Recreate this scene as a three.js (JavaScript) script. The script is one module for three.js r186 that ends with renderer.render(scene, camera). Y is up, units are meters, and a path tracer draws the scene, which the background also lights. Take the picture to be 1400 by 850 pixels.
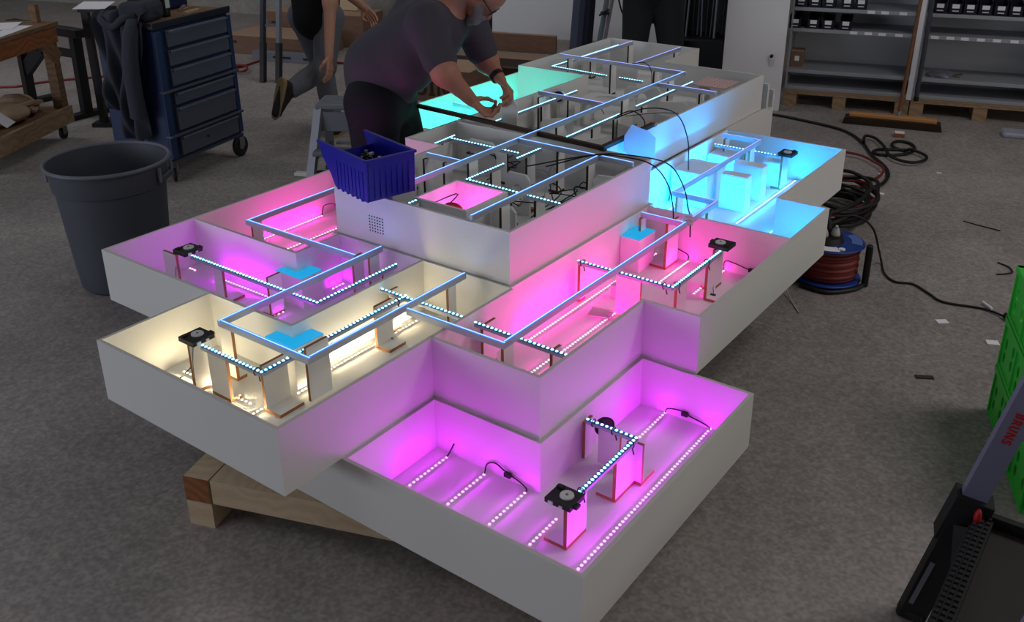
import * as THREE from 'three';
import { RoundedBoxGeometry } from 'three/addons/geometries/RoundedBoxGeometry.js';
import { mergeGeometries, mergeVertices } from 'three/addons/utils/BufferGeometryUtils.js';
import { MarchingCubes } from 'three/addons/objects/MarchingCubes.js';
import { FontLoader } from 'three/addons/loaders/FontLoader.js';
import { TextGeometry } from 'three/addons/geometries/TextGeometry.js';
import { RectAreaLightUniformsLib } from 'three/addons/lights/RectAreaLightUniformsLib.js';

// ---------------------------------------------------------------- camera, exposure, hall light
const scene = new THREE.Scene();
const camera = new THREE.PerspectiveCamera(2 * Math.atan(525 / 1289.1) * 180 / Math.PI, 1400 / 850, 0.05, 80);
camera.position.set(1.3167, 1.988, 1.909);
camera.rotation.order = 'YXZ';
camera.rotation.set(-0.3936, 0.6368, -0.0073);
camera.setViewOffset(1400, 1050, 0, 200, 1400, 850);
scene.background = new THREE.Color(0x0a0b0d);
const renderer = new THREE.WebGLRenderer({ antialias: true });
renderer.toneMapping = THREE.LinearToneMapping;
renderer.toneMappingExposure = 1.0;
renderer.shadowMap.enabled = true;
RectAreaLightUniformsLib.init();
const HALL_LIGHT = 4.4;        // radiance of the rooflights
const STRIP = 5.6;             // strength of the LED strips

// ---------------------------------------------------------------- helpers
let seed = 20240611;
const rnd = () => { seed |= 0; seed = seed + 0x6D2B79F5 | 0; let t = Math.imul(seed ^ seed >>> 15, 1 | seed); t = t + Math.imul(t ^ t >>> 7, 61 | t) ^ t; return ((t ^ t >>> 14) >>> 0) / 4294967296; };
const rr = (a, b) => a + (b - a) * rnd();
const V = (x, y, z) => new THREE.Vector3(x, y, z);
const used = {};
function numbered(n) { const k = used[n] = (used[n] ?? -1) + 1; return k ? n + '_' + String(k).padStart(3, '0') : n; }
function tag(o, label, category, group) { o.userData.label = label; o.userData.category = category; if (group) o.userData.group = group; return o; }
function thing(name, label, category, [x, y, z] = [0, 0, 0], turn = 0, group) {
  const o = new THREE.Group(); o.name = numbered(name); o.position.set(x, y, z); o.rotation.y = turn; scene.add(o);
  return tag(o, label, category, group);
}
function piece(name, geo, m, parent, label) {           // a part or a sub-part
  const o = new THREE.Mesh(Array.isArray(geo) ? join(geo) : geo, m); o.name = parent === scene ? numbered(name) : name; parent.add(o);
  if (label) o.userData.label = label;
  return o;
}
function solo(name, geo, m, label, category, group) { return tag(piece(name, geo, m, scene), label, category, group); }
function struct(name, geo, m) { const o = new THREE.Mesh(Array.isArray(geo) ? join(geo) : geo, m); o.name = name; o.userData.kind = 'structure'; scene.add(o); return o; }
function join(list) {
  const a = list.map((g) => { const h = g.index ? g.toNonIndexed() : g.clone(); for (const k of Object.keys(h.attributes)) if (!['position', 'normal', 'uv'].includes(k)) h.deleteAttribute(k); if (!h.attributes.uv) h.setAttribute('uv', new THREE.BufferAttribute(new Float32Array(h.attributes.position.count * 2), 2)); h.clearGroups(); return h; });
  return mergeGeometries(a);
}
const box = (w, h, d, x = 0, y = 0, z = 0) => uvm(new THREE.BoxGeometry(w, h, d), w, h, d).translate(x, y, z);        // centred
function uvm(g, w, h, d) {                               // uv of a box in metres
  const uv = g.attributes.uv, s = [[d, h], [d, h], [w, d], [w, d], [w, h], [w, h]];
  for (let i = 0; i < 24; i++) { const [a, b] = s[i >> 2]; uv.setXY(i, uv.getX(i) * a, uv.getY(i) * b); }
  return g;
}
const rbox = (w, h, d, r, x = 0, y = 0, z = 0, seg = 2) => new RoundedBoxGeometry(w, h, d, seg, r).translate(x, y, z);
const cyl = (r0, r1, h, x, y, z, n = 20) => new THREE.CylinderGeometry(r0, r1, h, n).translate(x, y, z);
function bar(a, b, w, h = w, up = V(0, 1, 0)) {            // box bar between two points
  const d = b.clone().sub(a), L = d.length(); d.normalize();
  const X = V(0, 0, 0).crossVectors(up, d); if (X.lengthSq() < 1e-6) X.set(1, 0, 0); X.normalize();
  const Y = V(0, 0, 0).crossVectors(d, X);
  const g = uvm(new THREE.BoxGeometry(w, h, L), w, h, L);
  return g.applyMatrix4(new THREE.Matrix4().makeBasis(X, Y, d).setPosition(a.clone().add(b).multiplyScalar(0.5)));
}
function rod(a, b, r, n = 12, r2 = r) {
  const d = b.clone().sub(a), L = d.length(); d.normalize();
  return new THREE.CylinderGeometry(r2, r, L, n).applyQuaternion(new THREE.Quaternion().setFromUnitVectors(V(0, 1, 0), d)).translate((a.x + b.x) / 2, (a.y + b.y) / 2, (a.z + b.z) / 2);
}
function tube(pts, r, n = 0, closed = false, tension = 0.5) {
  const c = new THREE.CatmullRomCurve3(pts.map((p) => V(...p)), closed, 'catmullrom', tension);
  return new THREE.TubeGeometry(c, n || pts.length * 8, r, 8, closed);
}
const lathe = (pts, n = 40) => new THREE.LatheGeometry(pts.map(([x, y]) => new THREE.Vector2(x, y)), n);

// ---------------------------------------------------------------- procedural textures
function lattice(n, s) { const r = new Float32Array(n * n); let q = s * 7919 + 13; for (let i = 0; i < n * n; i++) { q = (Math.imul(q, 1664525) + 1013904223) >>> 0; r[i] = q / 4294967296; } return r; }
const lat = {};
function vn(u, v, n, s = 1) {                               // tiling value noise, n cells per tile
  const L = lat[n + '_' + s] ??= lattice(n, s), x = u * n, y = v * n, xi = Math.floor(x), yi = Math.floor(y), fx = x - xi, fy = y - yi;
  const a = fx * fx * (3 - 2 * fx), b = fy * fy * (3 - 2 * fy), w = (i) => ((i % n) + n) % n, X = w(xi), X1 = w(xi + 1), Y = w(yi) * n, Y1 = w(yi + 1) * n;
  return (L[Y + X] * (1 - a) + L[Y + X1] * a) * (1 - b) + (L[Y1 + X] * (1 - a) + L[Y1 + X1] * a) * b;
}
const fbm = (u, v, n, s = 1) => (vn(u, v, n, s) + 0.5 * vn(u, v, n * 2, s + 1) + 0.25 * vn(u, v, n * 4, s + 2)) / 1.75;
function tex(size, tile, fn, linear) {
  const d = new Uint8Array(size * size * 4);
  for (let j = 0; j < size; j++) for (let i = 0; i < size; i++) { const c = fn(i / size, j / size), k = (j * size + i) * 4; d[k] = Math.max(0, Math.min(255, c[0])); d[k + 1] = Math.max(0, Math.min(255, c[1])); d[k + 2] = Math.max(0, Math.min(255, c[2])); d[k + 3] = 255; }
  const t = new THREE.DataTexture(d, size, size); t.wrapS = t.wrapT = THREE.RepeatWrapping; t.magFilter = THREE.LinearFilter; t.minFilter = THREE.LinearMipmapLinearFilter; t.generateMipmaps = true;
  t.repeat.set(1 / tile, 1 / tile); if (!linear) t.colorSpace = THREE.SRGBColorSpace; t.needsUpdate = true; return t;
}
const std = (color, roughness = 0.7, more = {}) => new THREE.MeshStandardMaterial({ color, roughness, ...more });
function woodTex(a, b, s) { return tex(256, 0.6, (u, v) => { const w = fbm(u, v, 4, s), g = 0.5 + 0.5 * Math.sin((v * 14 + w * 3.0) * 6.283), f = vn(u * 0.25, v, 128, s + 5), k = 0.5 * g + 0.3 * f + 0.2 * w; return a.map((x, i) => x + (b[i] - x) * k); }); }
const floorMap = tex(2048, 8, (u, v) => {
  const big = fbm(u, v, 5, 3), mid = fbm(u, v, 40, 9), fine = vn(u, v, 900, 4), fine2 = vn(u, v, 430, 8), patch = fbm(u, v, 9, 21);
  let k = 152 + 34 * (big - 0.5) + 20 * (mid - 0.5) + 34 * (fine - 0.5) + 18 * (fine2 - 0.5);
  if (patch > 0.64) k -= 60 * (patch - 0.64);
  return [k * 1.0, k * 0.955, k * 0.925];
});
const mat = {
  floor: std(0xffffff, 0.62, { map: floorMap, bumpMap: tex(512, 0.8, (u, v) => { const k = 128 + 90 * (vn(u, v, 200, 5) - 0.5); return [k, k, k]; }, true), bumpScale: 0.0006 }),
  block: std(0xffffff, 0.85, { map: tex(256, 1.2, (u, v) => { const k = 150 + 25 * (fbm(u, v, 8, 4) - 0.5) + 20 * (vn(u, v, 120, 2) - 0.5); return [k, k * 0.98, k * 0.93]; }) }),
  ceiling: std(0x8f8f8c, 0.9),
  white: std(0xe2e2df, 0.5),
  whiteIn: std(0xeeeeec, 0.55),
  rim: std(0xd2d0ca, 0.75),
  mdf: std(0x9a6a42, 0.75, { map: null }),
  darkMdf: std(0x3a2a20, 0.8),
  pine: std(0xffffff, 0.65, { map: woodTex([208, 188, 158], [190, 164, 130], 3) }),
  oldPine: std(0xffffff, 0.7, { map: woodTex([140, 108, 76], [104, 76, 50], 7) }),
  orangePine: std(0xffffff, 0.7, { map: woodTex([160, 100, 56], [122, 70, 36], 11) }),
  palletWood: std(0xffffff, 0.8, { map: woodTex([176, 148, 116], [136, 112, 86], 15) }),
  card: std(0xffffff, 0.85, { map: tex(128, 0.4, (u, v) => { const k = 1 + 0.12 * (fbm(u, v, 6, 4) - 0.5) + 0.06 * (vn(u * 0.2, v, 64, 9) - 0.5); return [126 * k, 98 * k, 80 * k]; }) }),
  cardLight: std(0xb0917a, 0.85),
  paper: std(0xf0f0f4, 0.75, { side: THREE.DoubleSide }),
  alu: std(0x83868d, 0.5, { metalness: 0.4 }),
  aluDull: std(0x7d8088, 0.55, { metalness: 0.35 }),
  railBody: std(0xb2b8c8, 0.42, { metalness: 0.35 }),
  black: std(0x0d0d10, 0.5),
  blackSoft: std(0x121216, 0.75),
  tapeBlue: std(0x0f63b4, 0.45),
  tapeWhite: std(0xdfe3ea, 0.5),
  cable: std(0x0c0c0e, 0.55),
  redCable: std(0x7c1d1a, 0.5),
  whiteCable: std(0xb9b4ae, 0.6),
  disc: std(0xd9d9d6, 0.4),
  cartBlue: std(0x1c2f55, 0.45),
  cartGrey: std(0x51596a, 0.45),
  cartDark: std(0x1a2030, 0.5),
  rubber: std(0x141416, 0.7),
  binGrey: std(0x474b55, 0.6),
  binBlue: std(0x10149c, 0.38),
  shelfGrey: std(0xa3a8b0, 0.5, { metalness: 0.2 }),
  shelfBack: std(0xd2d5da, 0.6),
  smallBin: std(0x12152c, 0.5),
  panelWhite: std(0xe6e7ea, 0.55),
  green: std(0x34c83e, 0.5),
  skin: std(0xc08a72, 0.55), skinDark: std(0xb47c66, 0.55),
  shirtGrey: std(0xffffff, 0.9, { map: tex(128, 0.12, (u, v) => { const k = 1 + 0.25 * (vn(u, v, 64, 3) - 0.5); return [70 * k, 66 * k, 76 * k]; }) }),
  trousersNavy: std(0x10131d, 0.9),
  jeans: std(0x6a6c74, 0.9), shirtBlack: std(0x0b0d10, 0.9), trousersGreen: std(0x10191b, 0.9),
  hair: std(0x55504e, 0.9), beard: std(0x8b8683, 0.9),
  jacket: std(0xffffff, 0.92, { side: THREE.DoubleSide, map: tex(128, 0.1, (u, v) => { const k = 1 + 0.3 * (vn(u, v, 64, 3) - 0.5); return [54 * k, 57 * k, 68 * k]; }) }),
  reelBlue: std(0x163a8c, 0.4),
  gum: std(0x9b855a, 0.7), shoe: std(0x241c22, 0.8), red: std(0xb3141c, 0.5),
  bristle: std(0x3d2c20, 0.95), broomWood: std(0xffffff, 0.6, { map: woodTex([206, 152, 92], [176, 120, 66], 19) }), poleWood: std(0xffffff, 0.6, { map: woodTex([132, 86, 52], [104, 64, 36], 23) }),
  film: new THREE.MeshPhysicalMaterial({ color: 0xd8dcea, roughness: 0.35, transmission: 0.55, thickness: 0, side: THREE.DoubleSide }),
  pinkPlate: std(0xd9b7b4, 0.6),
};
const glow = (r, g, b, k = 1) => { const m = new THREE.MeshStandardMaterial({ color: 0x20242c, roughness: 0.5 }); m.emissive = new THREE.Color().setRGB(r, g, b); m.emissiveIntensity = k; return m; };
// ---------------------------------------------------------------- the hall (turned 15.5 degrees to the model)
const TH = Math.asin(0.2672), E1 = V(0.9636, 0, -0.2672), E2 = V(-0.2672, 0, -0.9636);
const uv2 = (u, v, y = 0) => V(E1.x * u + E2.x * v, y, E1.z * u + E2.z * v);
const hall = (g, u, v, y = 0) => { const p = uv2(u, v, y); return g.rotateY(TH).translate(p.x, p.y, p.z); };
struct('floor', hall(box(26, 0.2, 16), -4, 1, -0.1), mat.floor);
struct('ceiling', hall(box(26, 0.2, 16), -4, 1, 4.7), mat.ceiling);
struct('wall_back', hall(box(26, 4.8, 0.2), -4, 8.3, 2.3), mat.block);
struct('wall_front', hall(box(26, 4.8, 0.2), -4, -6.6, 2.3), mat.block);
struct('wall_left', hall(box(0.2, 4.8, 15), -16.8, 0.9, 2.3), mat.block);
struct('wall_right', hall(box(0.2, 4.8, 15), 7.6, 0.9, 2.3), mat.block);
for (const [u, v, tint, k, where] of [[-8, -1.6, [0.92, 0.95, 1.1], 0.9, 'over the workbench corner'], [-8, 3.6, [0.98, 0.98, 1.02], 0.6, 'over the cardboard stacks'], [-2.6, -2.9, [0.93, 0.97, 1.1], 0.2, 'over the front of the white model'], [-2.6, 5.0, [1.0, 0.98, 1.0], 0.45, 'over the back wall boards'], [3.8, -2.6, [1.08, 0.97, 0.92], 0.12, 'over the grey ladder'], [3.6, 2.0, [1.04, 0.98, 0.97], 1.2, 'over the shelving']]) {
  const p = uv2(u, v, 4.5), t = thing('rooflight', 'long frosted rooflight in the ceiling ' + where, 'ceiling light', [p.x, 4.5, p.z], TH);
  piece('frame', [box(2.6, 0.1, 0.06, 0, 0.05, 0.78), box(2.6, 0.1, 0.06, 0, 0.05, -0.78), box(0.06, 0.1, 1.5, 1.27, 0.05, 0), box(0.06, 0.1, 1.5, -1.27, 0.05, 0)], mat.alu, t);
  piece('diffuser', box(2.48, 0.02, 1.5, 0, 0.07, 0), glow(...tint, 0.6), t);
  const l = new THREE.RectAreaLight(new THREE.Color().setRGB(...tint), HALL_LIGHT * k, 2.44, 1.46); l.position.set(p.x, 4.545, p.z);
  l.quaternion.setFromEuler(new THREE.Euler(-Math.PI / 2, 0, 0)).premultiply(new THREE.Quaternion().setFromAxisAngle(V(0, 1, 0), TH)); scene.add(l);
}

// two long frosted windows that let the dull daylight in from behind the camera and from the side
function hallWindow(n, u, v, turn, w, h, y, tint, k) {
  const p = uv2(u, v, y), t = new THREE.Group(); t.name = 'window_' + n; t.userData.kind = 'structure'; t.position.copy(p); t.rotation.y = TH + turn; scene.add(t);
  piece('window_frame', [box(w + 0.12, 0.06, 0.1, 0, h / 2 + 0.03, 0), box(w + 0.12, 0.06, 0.1, 0, -h / 2 - 0.03, 0), box(0.06, h, 0.1, w / 2 + 0.03, 0, 0), box(0.06, h, 0.1, -w / 2 - 0.03, 0, 0)], mat.alu, t);
  const N = Math.round(w / 1.2); for (let i = 0; i < N; i++) piece('pane', box(w / N - 0.03, h, 0.012, -w / 2 + (i + 0.5) * w / N, 0, 0), glow(...tint, 0.6), t);
  const l = new THREE.RectAreaLight(new THREE.Color().setRGB(...tint), k, w, h); l.position.copy(p.clone().add(V(Math.sin(TH + turn), 0, Math.cos(TH + turn)).multiplyScalar(0.06)));
  l.quaternion.setFromAxisAngle(V(0, 1, 0), TH + turn + Math.PI); scene.add(l);
}
hallWindow(1, -8.6, -6.44, Math.PI, 7.2, 1.8, 1.9, [0.92, 0.97, 1.1], 5.0);
hallWindow(2, 7.44, 0.5, -Math.PI / 2, 8.4, 1.6, 1.9, [1.06, 0.98, 0.93], 0.8);

// ---------------------------------------------------------------- the white terraced model: trays
const F0 = 0.184, R1 = 0.384, R2 = 0.594, R3 = 0.791, T = 0.012;
function prism(poly, y0, y1) {                               // solid with the plan poly [[x,z]...]
  const s = new THREE.Shape(poly.map(([x, z]) => new THREE.Vector2(x, -z)));
  return new THREE.ExtrudeGeometry(s, { depth: y1 - y0, bevelEnabled: false }).rotateX(-Math.PI / 2).translate(0, y0, 0);
}
function wallQuad(a, b, c, d, y0, y1) {                     // outer a-b, inner d-c; top in a second group
  const pos = [], q = (p1, p2, p3, p4) => pos.push(...p1, ...p2, ...p3, ...p1, ...p3, ...p4), P = (p, y) => [p[0], y, p[1]];
  q(P(a, y0), P(b, y0), P(b, y1), P(a, y1)); q(P(c, y0), P(d, y0), P(d, y1), P(c, y1)); q(P(b, y0), P(c, y0), P(c, y1), P(b, y1)); q(P(d, y0), P(a, y0), P(a, y1), P(d, y1)); q(P(d, y0), P(c, y0), P(b, y0), P(a, y0));
  const n0 = pos.length / 3; q(P(a, y1), P(b, y1), P(c, y1), P(d, y1));
  const g = new THREE.BufferGeometry(); g.setAttribute('position', new THREE.Float32BufferAttribute(pos, 3)); g.setAttribute('uv', new THREE.Float32BufferAttribute(new Float32Array(pos.length / 3 * 2), 2));
  g.computeVertexNormals(); g.addGroup(0, n0, 0); g.addGroup(n0, 6, 1); return g;
}
function signed(poly) { let s = 0; poly.forEach(([x, z], i) => { const [a, b] = poly[(i + 1) % poly.length]; s += x * b - a * z; }); return s; }
function loopWalls(poly, y0, y1, parent, wm, skip = []) {   // a mitred panel per side of the plan
  if (signed(poly) > 0) poly = poly.slice().reverse();
  const n = poly.length, inn = poly.map((p, i) => {
    const a = poly[(i + n - 1) % n], b = poly[(i + 1) % n], u = [p[0] - a[0], p[1] - a[1]], w = [b[0] - p[0], b[1] - p[1]], nu = Math.hypot(...u), nw = Math.hypot(...w);
    const n1 = [u[1] / nu, -u[0] / nu], n2 = [w[1] / nw, -w[0] / nw], k = T / (1 + n1[0] * n2[0] + n1[1] * n2[1]);
    return [p[0] + (n1[0] + n2[0]) * k, p[1] + (n1[1] + n2[1]) * k];
  });
  for (let i = 0; i < n; i++) { if (skip.includes(i)) continue; const j = (i + 1) % n; piece('wall_panel', wallQuad(poly[i], poly[j], inn[j], inn[i], y0, y1), [wm, mat.rim], parent); }
}
function partition(x0, z0, x1, z1, y0, y1, parent) {         // an inner wall between two plan corners
  const a = [x0, z1], b = [x1, z1], c = [x1, z0], d = [x0, z0];
  piece('partition', wallQuad(a, b, c, d, y0, y1), [mat.whiteIn, mat.rim], parent);
}
const P1 = [[0.405, 0.402], [0.405, -0.606], [0, -0.606], [0, 0], [-0.406, 0], [-0.406, 0.402]];
const P2 = [[-0.406, 0.611], [-0.406, 0], [0, 0], [0, -0.606], [0.204, -0.606], [0.204, -1.81], [-0.009, -1.81], [-0.009, -2.665], [-0.64, -2.665], [-0.64, -3.3], [-2.36, -3.3], [-2.36, -1.75], [-1.52, -1.75], [-1.52, -1.0], [-1.874, -1.0], [-1.874, 0.2], [-1.236, 0.2], [-1.236, 0.611]];
const P3 = [[-0.43, -0.44], [-0.43, -1.425], [-1.475, -1.425], [-1.475, -1.07], [-1.27, -1.07], [-1.27, -0.44]];
const P4 = [[-0.655, -1.437], [-0.655, -3.15], [-1.275, -3.15], [-1.285, -3.63], [-1.945, -3.63], [-1.945, -2.575], [-1.475, -2.575], [-1.475, -1.437]];
{
  const t = thing('model_tray', 'lowest white tray of the terraced model, glowing magenta at its near end', 'model tray');
  loopWalls(P1, F0, R1, t, mat.white); piece('floor_panel', prism([[0.393, 0.39], [0.393, -0.594], [0.012, -0.594], [0.012, 0.012], [-0.394, 0.012], [-0.394, 0.39]], F0, 0.206), mat.whiteIn, t);
  const t2 = thing('model_tray', 'closed white plinth under the middle tier of the terraced model', 'model tray');
  loopWalls([[-0.406, 0.402], [-0.406, 0], [0, 0], [0, -2.3], [-1.3, -2.3], [-1.3, 0.402]].map(([x, z]) => [x === 0 ? -0.002 : x === -0.406 ? -0.4063 : x, z === 0 ? -0.002 : z]), F0, R1 - 0.001, t2, mat.white);
}
{
  const t = thing('model_tray', 'wide white middle tray with yellow, pink, purple and cyan compartments', 'model tray');
  loopWalls(P2, R1, R2, t, mat.white);
  const s = 0.0125, P2f = [[-0.406 - s, 0.611 - s], [-0.406 - s, -s], [-s, -s], [-s, -0.606 - s], [0.204 - s, -0.606 - s], [0.204 - s, -1.81 + s], [-0.009 - s, -1.81 + s], [-0.009 - s, -2.665 + s], [-0.64 - s, -2.665 + s], [-0.64 - s, -3.3 + s], [-2.36 + s, -3.3 + s], [-2.36 + s, -1.75 - s], [-1.52 + s, -1.75 - s], [-1.52 + s, -1.0 + s], [-1.874 + s, -1.0 + s], [-1.874 + s, 0.2 - s], [-1.236 + s, 0.2 - s], [-1.236 + s, 0.611 - s]];
  piece('floor_panel', prism(P2f, R1 + 0.0005, 0.395), mat.whiteIn, t);
  const y0 = 0.395, w = T;
  partition(-1.862, -0.213, -1.246, -0.201, y0, R2, t); partition(-1.258, -0.426, -1.246, -0.213, y0, R2, t);
  partition(-1.224, 0.188, -0.815, 0.2, y0, R2, t); partition(-0.827, -0.426, -0.815, 0.188, y0, R2, t);
  partition(-0.418, -0.426, -0.406, -0.0005, y0, R2, t);
  partition(-0.418, -1.406, 0.192, -1.394, y0, R2, t);
  // the core that carries the upper tier
  partition(-1.285, -0.438, -0.418, -0.4265, y0, R2, t); partition(-0.43, -1.43, -0.418, -0.438, y0, R2, t);
  partition(-0.43, -1.442, -0.418, -1.43, y0, R2, t); partition(-0.643, -1.442, -0.43, -1.43, y0, R2, t); partition(-0.643, -2.652, -0.631, -1.442, y0, R2, t);
  partition(-1.285, -0.888, -1.273, -0.438, y0, R2, t); partition(-1.487, -2.575, -1.475, -1.7625, y0, R2, t); partition(-1.957, -2.587, -1.487, -2.575, y0, R2, t); partition(-1.957, -3.288, -1.945, -2.587, y0, R2, t);
}
const holeTex = () => { };
{
  const t = thing('model_tray', 'front upper white tray carrying the blue bin and pink pump box', 'model tray');
  loopWalls(P3, R2 + 0.0005, R3, t, mat.white);
  piece('floor_panel', prism([[-0.443, -0.453], [-0.443, -1.412], [-1.462, -1.412], [-1.462, -1.083], [-1.257, -1.083], [-1.257, -0.453]], R2 + 0.001, R2 + 0.012), mat.white, t);
  const h = []; for (let i = 0; i < 6; i++) for (let j = 0; j < 6; j++) h.push(new THREE.CylinderGeometry(0.003, 0.003, 0.002, 8).rotateX(Math.PI / 2).translate(-1.089 + i * 0.0134, 0.646 + j * 0.0118, -0.4395));
  piece('vent_hole', h, mat.black, t, 'square grid of small black vent holes');
  const t4 = thing('model_tray', 'rear upper white tray packed with rails, boards and cables', 'model tray');
  loopWalls(P4, R2 + 0.0005, R3, t4, mat.white);
  piece('floor_panel', prism([[-0.668, -1.45], [-0.668, -3.137], [-1.287, -3.137], [-1.297, -3.617], [-1.932, -3.617], [-1.932, -2.588], [-1.462, -2.588], [-1.462, -1.45]], R2 + 0.001, R2 + 0.012), mat.white, t4);
  piece('end_panel', [box(0.09, 0.14, 0.02, -0.68, 0.664, -3.19), box(0.05, 0.1, 0.02, -0.645, 0.644, -3.24)], mat.white, t4);
}
// timber frame under the model
{
  const A = V(-0.96, 0, 0.566), d = V(0.942, 0, -0.335), n = V(0.335, 0, 0.942);        // near-left corner of the frame, its long axis and its outside
  const t = thing('timber_frame', 'squared pine timber frame lying on the floor under the model', 'timber frame');
  const at = (a, b, y) => A.clone().addScaledVector(d, a).addScaledVector(n, b).setY(y);
  const beam = (a0, b0, a1, b1, y, m) => bar(at(a0, b0, y), at(a1, b1, y), 0.088, 0.088);
  piece('beam', beam(0.095, -0.045, 1.1, -0.045, 0.139), mat.pine, t); piece('beam', beam(0.045, 0, 0.045, -1.6, 0.139), mat.pine, t); piece('beam', beam(0.095, -0.9, 1.2, -0.9, 0.139), mat.pine, t);
  piece('end_grain', bar(at(0.045, 0.001, 0.139), at(0.045, 0.0025, 0.139), 0.088, 0.088), mat.orangePine, t);
  for (const b of [-0.045, -0.8, -1.5]) piece('block', box(0.09, 0.095, 0.09, 0, 0.0475, 0).rotateY(Math.atan2(0.335, 0.942)).translate(...at(0.045, b, 0).toArray()), mat.pine, t);
  for (const [a, b] of [[1.05, -0.045], [1.15, -0.9]]) piece('block', box(0.09, 0.095, 0.09, 0, 0.0475, 0).rotateY(Math.atan2(0.335, 0.942)).translate(...at(a, b, 0).toArray()), mat.pine, t);
}

// ---------------------------------------------------------------- LED strips, rails, brackets, fan modules
const BEAD = new THREE.SphereGeometry(0.0047, 8, 4, 0, Math.PI * 2, 0, Math.PI / 2).scale(1, 0.7, 1);
const COL = {
  magenta: { light: [0.75, 0.0, 1.0], bead: [3.0, 1.0, 3.2] },
  purple: { light: [0.72, 0.0, 1.0], bead: [3.2, 1.2, 3.2] },
  pink: { light: [1.0, 0.0, 0.5], bead: [3.4, 1.5, 2.4] },
  warm: { light: [1.0, 0.83, 0.5], bead: [3.2, 2.7, 1.9] },
  cyan: { light: [0.0, 0.34, 1.0], bead: [1.2, 2.8, 3.4] },
  teal: { light: [0.0, 0.85, 0.66], bead: [1.0, 3.0, 2.6] },
};
for (const k in COL) COL[k].mat = glow(...COL[k].bead, 0.8);
const blueBead = glow(1.1, 2.8, 3.2, 0.9), railGlow = glow(0.05, 0.24, 1.2, 0.8), railGlowPale = glow(0.2, 0.24, 0.8, 0.7), railCore = glow(0.5, 1.0, 2.0, 1.0), railCorePale = glow(0.6, 0.7, 1.6, 0.9);
function areaLight(x, y, z, w, d, col, k, turn = 0, down = false, tilt = 0) {
  const l = new THREE.RectAreaLight(new THREE.Color().setRGB(...col), k, w, d); l.position.set(x, y, z);
  l.quaternion.setFromEuler(new THREE.Euler(down ? -Math.PI / 2 : Math.PI / 2, 0, 0)).premultiply(new THREE.Quaternion().setFromAxisAngle(V(0, 0, 1), -tilt)).premultiply(new THREE.Quaternion().setFromAxisAngle(V(0, 1, 0), turn)); scene.add(l); return l;
}
function beadsAlong(a, b, step = 0.0167) {
  const d = b.clone().sub(a), n = Math.max(1, Math.round(d.length() / step)), out = [];
  for (let i = 0; i <= n; i++) out.push(a.clone().addScaledVector(d, i / n)); return out;
}
// strip of LEDs on a tray floor: pts [[x,z],[x,z]]
function floorStrip(label, [x0, z0], [x1, z1], y, kind, k, single) {
  const t = thing('led_strip', label, 'light strip', [x0, y, z0]), a = V(0, 0.0012, 0), b = V(x1 - x0, 0.0012, z1 - z0), C = COL[kind];
  piece('tape', bar(a, b, 0.009, 0.0016), mat.tapeWhite, t);
  const up = V(0, 0.001, 0), bs = beadsAlong(a, b).map((p) => p.add(up));
  if (single) for (const p of bs) { const m = new THREE.Mesh(BEAD, C.mat); m.name = 'led'; m.position.copy(p); t.add(m); }
  else { const m = piece('leds', bs.map((p) => BEAD.clone().translate(p.x, p.y, p.z)), C.mat, t); m.userData.kind = 'stuff'; }
  if (k) { const L = Math.hypot(x1 - x0, z1 - z0); for (const s of [-1, 1]) areaLight((x0 + x1) / 2 + s * 0.0055 * (z1 - z0) / L, y + 0.0075, (z0 + z1) / 2 - s * 0.0055 * (x1 - x0) / L, 0.003, L, C.light, k * STRIP, Math.atan2(x1 - x0, z1 - z0), false, s * 0.65); }
  return t;
}
const beadBlueGeo = BEAD.clone().scale(1.1, 1.1, 1.1);
function bracket(parent, x, z, y0, h, turn = 0, w = 0.095, foot = 0.07, upper = mat.whiteIn, edge = y0 > 0.6 ? mat.darkMdf : mat.mdf) {     // bent support board with raw brown edges
  const g = new THREE.Group(); g.name = 'bracket'; g.position.set(x, y0, z); g.rotation.y = turn; parent.add(g);
  piece('board', box(0.011, h - 0.011, w, 0, 0.011 + (h - 0.011) / 2, -w / 2), [upper, upper, edge, edge, edge, edge], g);
  if (foot) piece('foot', box(Math.abs(foot), 0.011, w, -foot / 2 + Math.sign(foot) * 0.0055, 0.0055, -w / 2), [edge, edge, upper, upper, edge, edge], g);
  return g;
}
// raised strip of blue-white LEDs: list of runs [[x,z],[x,z]...]
function raisedStrip(label, runs, y, brackets, y0, single) {
  const t = thing('raised_led_strip', label, 'light strip');
  for (const run of runs) for (let i = 0; i + 1 < run.length; i++) {
    const a = V(run[i][0], y, run[i][1]), b = V(run[i + 1][0], y, run[i + 1][1]);
    piece('carrier', bar(a.clone().setY(y - 0.006), b.clone().setY(y - 0.006), 0.017, 0.01), mat.railBody, t);
    piece('tape', bar(a, b, 0.0135, 0.002), mat.tapeBlue, t);
    const bs = beadsAlong(a, b).slice(0, i + 2 < run.length ? -1 : undefined).map((p) => p.setY(y + 0.001));
    if (single) for (const p of bs) { const m = new THREE.Mesh(beadBlueGeo, blueBead); m.name = 'led'; m.position.copy(p); t.add(m); }
    else { const m = piece('leds', bs.map((p) => beadBlueGeo.clone().translate(p.x, p.y, p.z)), blueBead, t); m.userData.kind = 'stuff'; }
  }
  for (const [x, z, turn, w, foot] of brackets) bracket(t, x, z, y0, y - 0.011 - y0, turn, w, foot);
  return t;
}
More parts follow.
